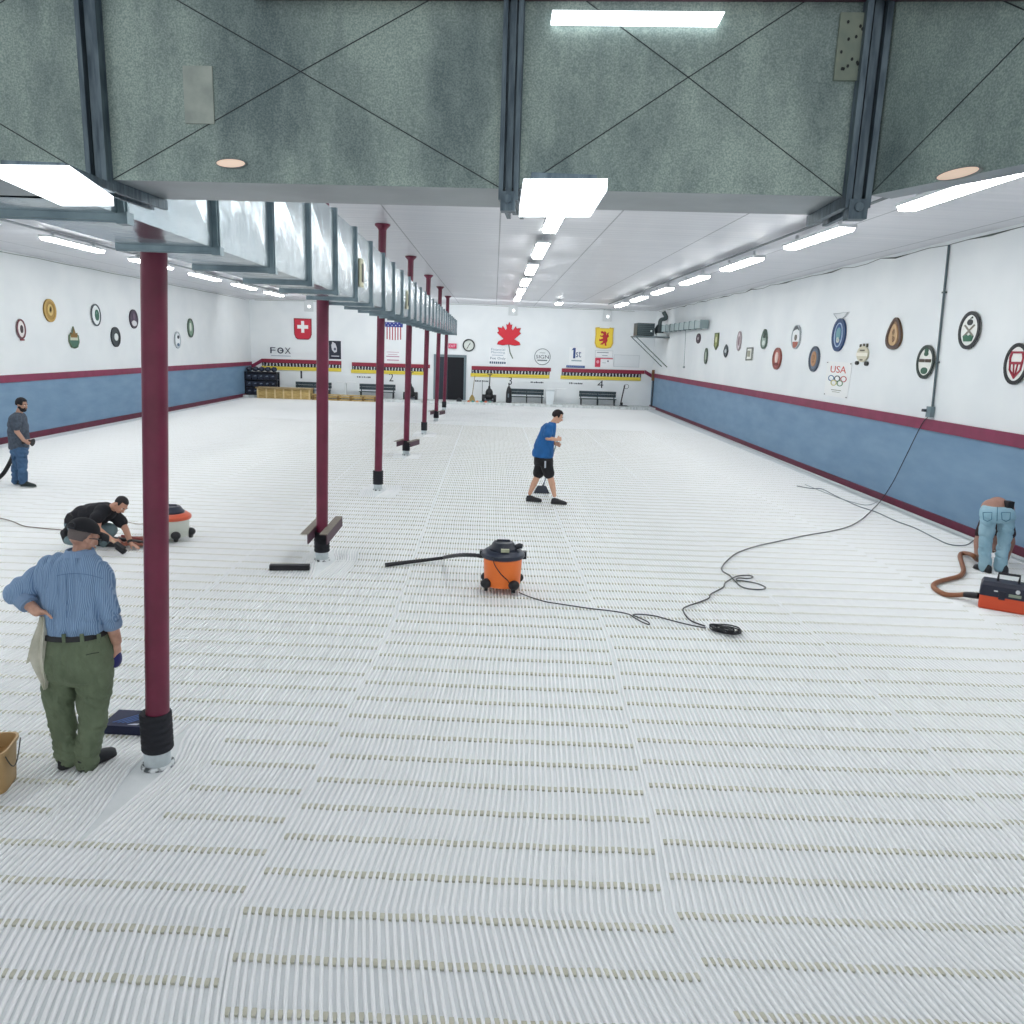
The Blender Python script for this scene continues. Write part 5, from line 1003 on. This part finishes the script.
shoe(p5, (S(983.5, 573, 0).x+.02, Y5-.12, 0), (-.25, 1, 0), '191a20', .29); shoe(p5, (S(1000.5, 573, 0).x, Y5-.12, 0), (.25, 1, 0), '22232c', .29)
# ------------------------------------------------------------------ vacuums
def wet_vac(label, c, r, h, body, lid, cap2, wheels, yaw=0., rim=None):
    c = V(c); t = thing('shop_vacuum', label, 'vacuum', c)
    build('drum', MB().lathe(c, [(r*.9, .07), (r*.93, .09), (r*.99, h*.93), (r*1.02, h)], 36), mat(body, .45), t, True)
    build('lid', MB().lathe(c+V((0, 0, h)), [(r*1.09, -.015), (r*1.13, .0), (r*1.12, .035), (r*1.0, .055), (r*.9, .075)], 36), mat(lid, .4), t, True)
    hd = build('motor_dome', MB().lathe(c+V((0, 0, h+.07)), [(r*.74, 0), (r*.74, .03), (r*.62, .055), (r*.58, .075), (r*.5, .10), (r*.25, .108)], 30), mat(cap2, .4), t, True)
    build('top_handle', MB().tube([c+V((-r*.35, 0, h+.15)), c+V((-r*.3, 0, h+.185)), c+V((r*.3, 0, h+.185)), c+V((r*.35, 0, h+.15))], .016, 8), mat(cap2, .4), hd, True)
    for a in wheels:
        a = R(a); q = c+V((math.cos(a)*r*1.02, math.sin(a)*r*1.02, 0))
        w = build('caster', MB().ell(q+V((0, 0, .115)), (.07, .065, .06)).cyl(q+V((0, 0, .09)), q-V((math.cos(a)*.08, math.sin(a)*.08, -.11)), .04), mat('16181f', .5), t, True)
        build('wheel', MB().lathe(q+V((0, 0, .06)), [(.015, -.02), (.04, -.02), (.042, 0), (.04, .02), (.015, .02)], 14, M=Matrix.Rotation(R(90), 3, 'Y')), mat('0f1014', .5), w, True)
    return t
dk = '20283a'
vc = FL(502, 593.5); vc = V((vc.x, vc.y+.12, .017)); rV = 19.9*.0120; hV = .44
v = wet_vac('orange tub vacuum with dark lid standing in the middle of the pipe floor', vc, rV, hV, 'f0792e', dk, '1c2230', (215, 305, 35, 145))
build('rim_band', MB().lathe(vc+V((0, 0, hV-.03)), [(rV*1.0, 0), (rV*1.045, .005), (rV*1.045, .02), (rV*1.0, .028)], 36), mat('c45a20', .5), v, True)
for a in (8, 172):
    a = R(a); q = vc+V((math.cos(a)*rV*1.12, math.sin(a)*rV*1.12, hV)); build('lid_latch', MB().box(q+V((0, 0, -.0)), (.05, .09, .09)), mat('171c28', .5), v)
build('badge', MB().box(vc+V((.02, -rV*.80, hV+.105)), (.1, .05, .035)), mat('a9ad92', .5), v)
build('exhaust_port', MB().tube([vc+V((.12, -.02, hV+.1)), vc+V((.2, -.03, hV+.13)), vc+V((.235, -.03, hV+.125))], [.03, .035, .03], 12).box(vc+V((.14, -.08, hV+.09)), (.05, .05, .04)), mat('171c28', .5), v, True)
build('power_cord', MB().tube(spline([vc+V((-.12, -rV*1.14, hV+.02)), vc+V((-.10, -rV*1.06, hV-.06)), vc+V((-.02, -rV*1.04, hV*.6)), vc+V((.08, -rV*1.0, .16)), vc+V((.12, -rV*1.35, .03))], 6), .006, 6), mat('1a1d28', .5), v, True)
port = vc+V((-rV*1.05, .0, hV-.02))
hp_ = spline([port, port+V((-.12, .03, .0)), V(FL(462, 555, .38)), FL(452, 556, .25), FL(444, 557.5, .08)], 6)
build('hose', MB().tube(hp_, [.024+.003*(i % 2) for i in range(len(hp_))], 10), mat('17191f', .5), v, True)
wp = [FL(446, 557.5, .085), FL(428, 559.8, .06), FL(405, 562.5, .05), FL(385.5, 565, .045)]; build('wand', MB().tube(wp, [.022, .024, .027, .03], 12), mat('101116', .5), v, True)
vc = FL(169.5, 542.5); vc = V((vc.x+.02, vc.y+.1, .017)); rV = 16.2*.0145
v = wet_vac('pale grey tub vacuum with orange rim and dark lid behind the first column', vc, rV, .34, 'c7cbc2', 'cd5a3d', '232a3c', (205, 300, 20), 0)
wd0 = vc+V((-rV*1.05, -.0, .3)); build('hose', MB().tube(spline([wd0, wd0+V((-.12, -.05, .0)), FL(152, 541, .12), FL(146, 544, .07)], 6), .028, 10), mat('17191f', .5), v, True)
build('floor_wand', MB().tube([FL(147, 543.5, .07), FL(122, 539.5, .06), FL(100, 537, .06)], .03, 10).box(FL(98, 537, .05), (.3, .12, .07), .1), mat('1a1418', .5), v, True)
build('red_brush_strip', MB().tube([FL(146, 540, .09), FL(122, 536, .08)], .022, 8), mat('8e3a35', .6), v, True)
# tool box vacuum at the right edge
z0 = .017; a = FL(977.5, 607.5, z0); b_ = FL(1033, 617, z0); u = (b_-a); Lb = u.length; u.normalize(); n = V((-u.y, u.x, 0)); D = .28
t = thing('toolbox_vacuum', 'orange and black toolbox style vacuum with carry handle at the right edge', 'vacuum', a+u*Lb/2+n*D/2); rot = Matrix((u, n, V((0, 0, 1)))).transposed(); ctr = a+u*Lb/2+n*D/2
def ob(name, c, d, colr, **k): return build(name, MB().box(ctr+rot @ V(c), d, rot, **k), mat(colr, .45), t)
def sect(name, ss, colr): return fix_normals(build(name, MB().rings([[ctr+rot @ V((x*L2, y*W2, z)) for x, y in ((-.96, -1), (.96, -1), (1, -.9), (1, .9), (.96, 1), (-.96, 1), (-1, .9), (-1, -.9))] for L2, W2, z in ss]), mat(colr, .45, c2=None), t))
sect('lower_tank', [(Lb/2*.96, D/2*.9, 0), (Lb/2, D/2, .02), (Lb/2*1.0, D/2*1.02, .17)], 'd8512c'); sect('upper_body', [(Lb/2*1.02, D/2*1.06, .17), (Lb/2*1.02, D/2*1.06, .21), (Lb/2, D/2, .30), (Lb/2*.93, D/2*.78, .345)], '1a1f33')
ob('latch', (-Lb*.1, -D/2*1.09, .2), (.07, .02, .1), '151a2c'); ob('badge', (Lb*.13, -D/2*1.07, .215), (.13, .012, .035), '8f9a88'); ob('white_tab', (-Lb*.22, -D/2*1.04, .245), (.04, .02, .014), 'd9dcde')
q = ctr+rot @ V((Lb*.17, -D/2*1.0, .27)); build('round_dial', MB().cyl(q, q-n*.02, .024, n=18), mat('d5d9dc', .5), t, True)
build('carry_handle', MB().tube([ctr+rot @ V((-.12, 0, .33)), ctr+rot @ V((-.12, 0, .44)), ctr+rot @ V((.10, 0, .44)), ctr+rot @ V((.10, 0, .33))], .017, 8), mat('14161f', .5), t)
zz = .10; con0 = ctr+rot @ V((-Lb/2, -.02, .12)); con1 = FL(964.5, 594.5, .09)
build('hose_connector', MB().tube([con0, con0.lerp(con1, .5), con1], [.04, .04, .034], 12), mat('14151b', .5), t, True)
hz = lambda x, y, z=.05: FL(x, y, z)
pts = spline([con1, hz(954, 595, .06), hz(944, 594), hz(936, 589.5), hz(933.5, 585.5), hz(938, 582), hz(949, 579), hz(959.5, 576), hz(963.5, 571), hz(962, 564), hz(960, 557), hz(961.5, 553.5), hz(967, 553.5, .08), hz(973, 555.5, .2), LW_+V((0, 0, -.05))], 9)
build('hose', MB().tube(pts, [.030+.004*(i % 2) for i in range(len(pts))], 12), mat('8e5a3a', .5), t, True)
# ------------------------------------------------------------------ loose things on the floor
zt_ = .028
def cord(label, pts, r=.008, colr='2b2d33', z=zt_): 
    P_ = spline([FL(p[0], p[1], z) if len(p) == 2 else V(p) for p in pts], 7); o = build('power_cord', MB().tube(P_, r, 6), mat(colr, .5), None, True, origin=P_[0]); return tag(o, label, 'cord')
w1 = PXR(930, 416, .06); w2 = PXR(922, 424, .05); w3 = PXR(905, 458, .05); w4 = PXR(893, 482, .05); w5 = PXR(884, 497, .1)
cord('long black cord running from the wall outlet across the floor to the coil', [tuple(w1), tuple(w2), tuple(w3), tuple(w4), (tuple(w5)[0]-.05, tuple(w5)[1], .08), (872, 510), (862, 519), (850, 526), (832, 531), (808, 535), (780, 541), (757, 546), (738, 552.5), (729, 559), (722.5, 566), (722.5, 571), (729, 575), (734, 580), (742, 587), (755, 589.5), (764, 589), (765, 587), (757, 583.5), (744, 581), (737, 580.5), (738, 578), (748, 578.5), (753, 577), (748, 575.3), (738, 576), (732, 578.5), (725, 583), (723, 587.5), (711, 594), (709, 598), (700, 602), (688, 606), (683, 610), (690, 620), (705, 626)], .0085)
cord('thin black cord from the orange vacuum across the pipes to the coil', [(519, 592.5), (530, 597), (545, 601.5), (560, 604), (590, 608.5), (612, 611), (628, 614), (634, 617.5), (642, 622), (649, 624.5), (648, 622), (640, 618), (633, 615), (640, 614.3), (655, 616), (670, 620), (690, 625), (706, 628)], .0075, '3c3f45')
cl = []
for k in range(6):
    cx, cy, rx, ry_ = 724+random.uniform(-4, 4), 629+random.uniform(-1.2, 1.2), 15.5-k*1.7, 4.2-k*.5
    cl += [(cx+rx*math.cos(2*math.pi*i/14), cy+ry_*math.sin(2*math.pi*i/14+.2*k)+.12*(cx+rx*math.cos(2*math.pi*i/14)-724)*.8) for i in range(14)]
P_ = spline([FL(x, y, .028+.0007*i+.01*math.sin(i*1.3)) for i, (x, y) in enumerate(cl)], 3)
tag(build('coiled_cord', MB().tube(P_, .0085, 6), mat('14161d', .5), None, True, origin=FL(724, 630)), 'flat heap of coiled black cord on the pipes in the right foreground', 'cord')
cord('thin brown cord lying on the far left floor, left of the crouching man', [(-12, 516), (4, 519), (14, 522), (24, 526), (40, 528), (62, 530), (66, 531)], .008, '6e5b50')
cord('thin pale cord right of the crouching man behind the first column', [(126, 521.5), (138, 524), (150, 523), (175, 521.5)], .007, 'a79c92')
cord('grey cord snaking along the foot of the right wall towards the bending person', [(797, 486), (812, 488.5), (822, 489), (836, 496), (858, 506), (876, 512), (896, 521), (915, 528), (935, 538), (950, 544.5), (966, 545), (975, 539)], .009, '6f777d')
cord('pale grey cord near the right wall, loosely beside the grey cord', [(805, 484.5), (826, 493), (845, 500), (868, 505), (884, 497.5)], .007, '8f979c')
P_ = []
for k in range(60): a_ = k*.62; P_.append(FL(132+14*math.cos(a_)*(1-.004*k), 541+4.*math.sin(a_*1.17), .03+.04*abs(math.sin(k*.9))))
tag(build('coiled_cord', MB().tube(spline(P_, 3), .012, 6), mat('9c5a48', .6), None, True, origin=P_[0]), 'tangle of reddish orange cord on the floor under the crouching man\'s hands', 'cord')
a, b_ = FL(269, 570.5, .017), FL(309, 570.5, .017); tag(build('black_bar', MB().box((a+b_)/2+V((0, .04, .035)), ((b_-a).length, .085, .07), math.atan2(b_.y-a.y, b_.x-a.x)), mat('12131a', .6), None, origin=a), 'short black foam bar lying on the pipes left of the second column', 'bar')
a, b_, c_ = FL(100, 735, .017), FL(150, 737.5, .017), FL(100, 727, .017); t = thing('kneeling_pad', 'dark navy kneeling pad with pale stripes leaning against the nearest column', 'pad', (a+b_)/2)
u = (b_-a).normalized(); n = V((-u.y, u.x, 0)); L_ = (b_-a).length; rt_ = Matrix((u, n, V((0, 0, 1)))).transposed()
build('pad', MB().box((a+b_)/2+n*.15+V((0, 0, .035)), (L_, .26, .07), rt_), mat('1d2444', .7), t)
fr = ((a+b_)/2+n*.15+V((0, 0, .071)), u, n, V((0, 0, 1))); m = MB()
for k in range(4): m.prism([(-.13+.035*k, -.08), (-.118+.035*k, -.08), (.04+.035*k, .09), (.03+.035*k, .09)], fr, 0, .002)
build('stripes', m, mat('4a6fb0', .6), t); build('small_mark', MB().prism([(.0, -.105), (.07, -.105), (.085, -.082), (.04, -.088)], fr, 0, .002), mat('d8dce4', .6), t)
t = thing('bucket', 'tan square plastic bucket with wire handle at the left edge', 'bucket', FL(-12, 790)); c = FL(-11, 786, .017); yw = R(12)
def sq(w, z, p=5): return [c+Matrix.Rotation(yw, 3, 'Z') @ V(((w*abs(math.cos(a_))**(2/p))*(1 if math.cos(a_) >= 0 else -1), (w*abs(math.sin(a_))**(2/p))*(1 if math.sin(a_) >= 0 else -1), z)) for a_ in [2*math.pi*i/28 for i in range(28)]]
bm_ = mat('b99a6c', .5, c2='ac8d60', scale=5)
build('bucket_body', MB().rings([sq(.135, .0), sq(.155, .27), sq(.168, .275), sq(.168, .295), sq(.155, .295), sq(.13, .03)]), bm_, t, True)
build('contents', MB().rings([sq(.13, .04), sq(.148, .2)]), mat('8e6a3c', .8, c2='a8814e', scale=12), t)
build('wire_handle', MB().tube([c+Matrix.Rotation(yw, 3, 'Z') @ V((.165, .13-.26*k/10., .265-.13*math.sin(math.pi*k/10))) for k in range(11)], .004, 6), mat('2a2723', .4), t, True)
# small lamps on the back wall
for px, py, lb in ((513, 311, 'above the red leaf'), (607, 317, 'above the yellow shield'), (309, 307, 'above the red shield')):
    fr = (PY(px, py, YB-.002), V((1, 0, 0)), V((0, 0, 1)), V((0, -1, 0))); t = thing('wall_box', 'small pale box with bright spot high on back wall '+lb, 'box', fr[0])
    build('box', MB().prism(rect(-.24, -.24, .24, .34), fr, 0, .1), mat('d3d8da', .5), t); build('spot', MB().prism(oval(.07, .07, 14, .03, .02), fr, .1, .13), mat('ffffff', .4, emit=2.), t)
    build('stem', MB().prism(rect(-.18, .34, -.16, .62), fr, .02, .04).prism(rect(.14, .34, .16, .62), fr, .02, .04), mat('9fa8aa', .5), t)
w_ = bpy.data.worlds.new('world'); SC.world = w_; w_.use_nodes = True
b_ = w_.node_tree.nodes['Background']; b_.inputs[0].default_value = (.95, .98, 1, 1); b_.inputs[1].default_value = 1.1
l_ = bpy.data.lights.new('back_wall_fill', 'AREA'); l_.shape = 'RECTANGLE'; l_.size = 19; l_.size_y = .4; l_.energy = 330; l_.color = (.97, 1, 1)  # unseen fill added to brighten the back wall; no fitting holds it
o_ = bpy.data.objects.new('back_wall_fill', l_); COL.objects.link(o_); o_.location = (-2.2, 38.2, 4.85); o_.rotation_euler = (R(58), 0, 0)
SC.view_settings.exposure = -.2
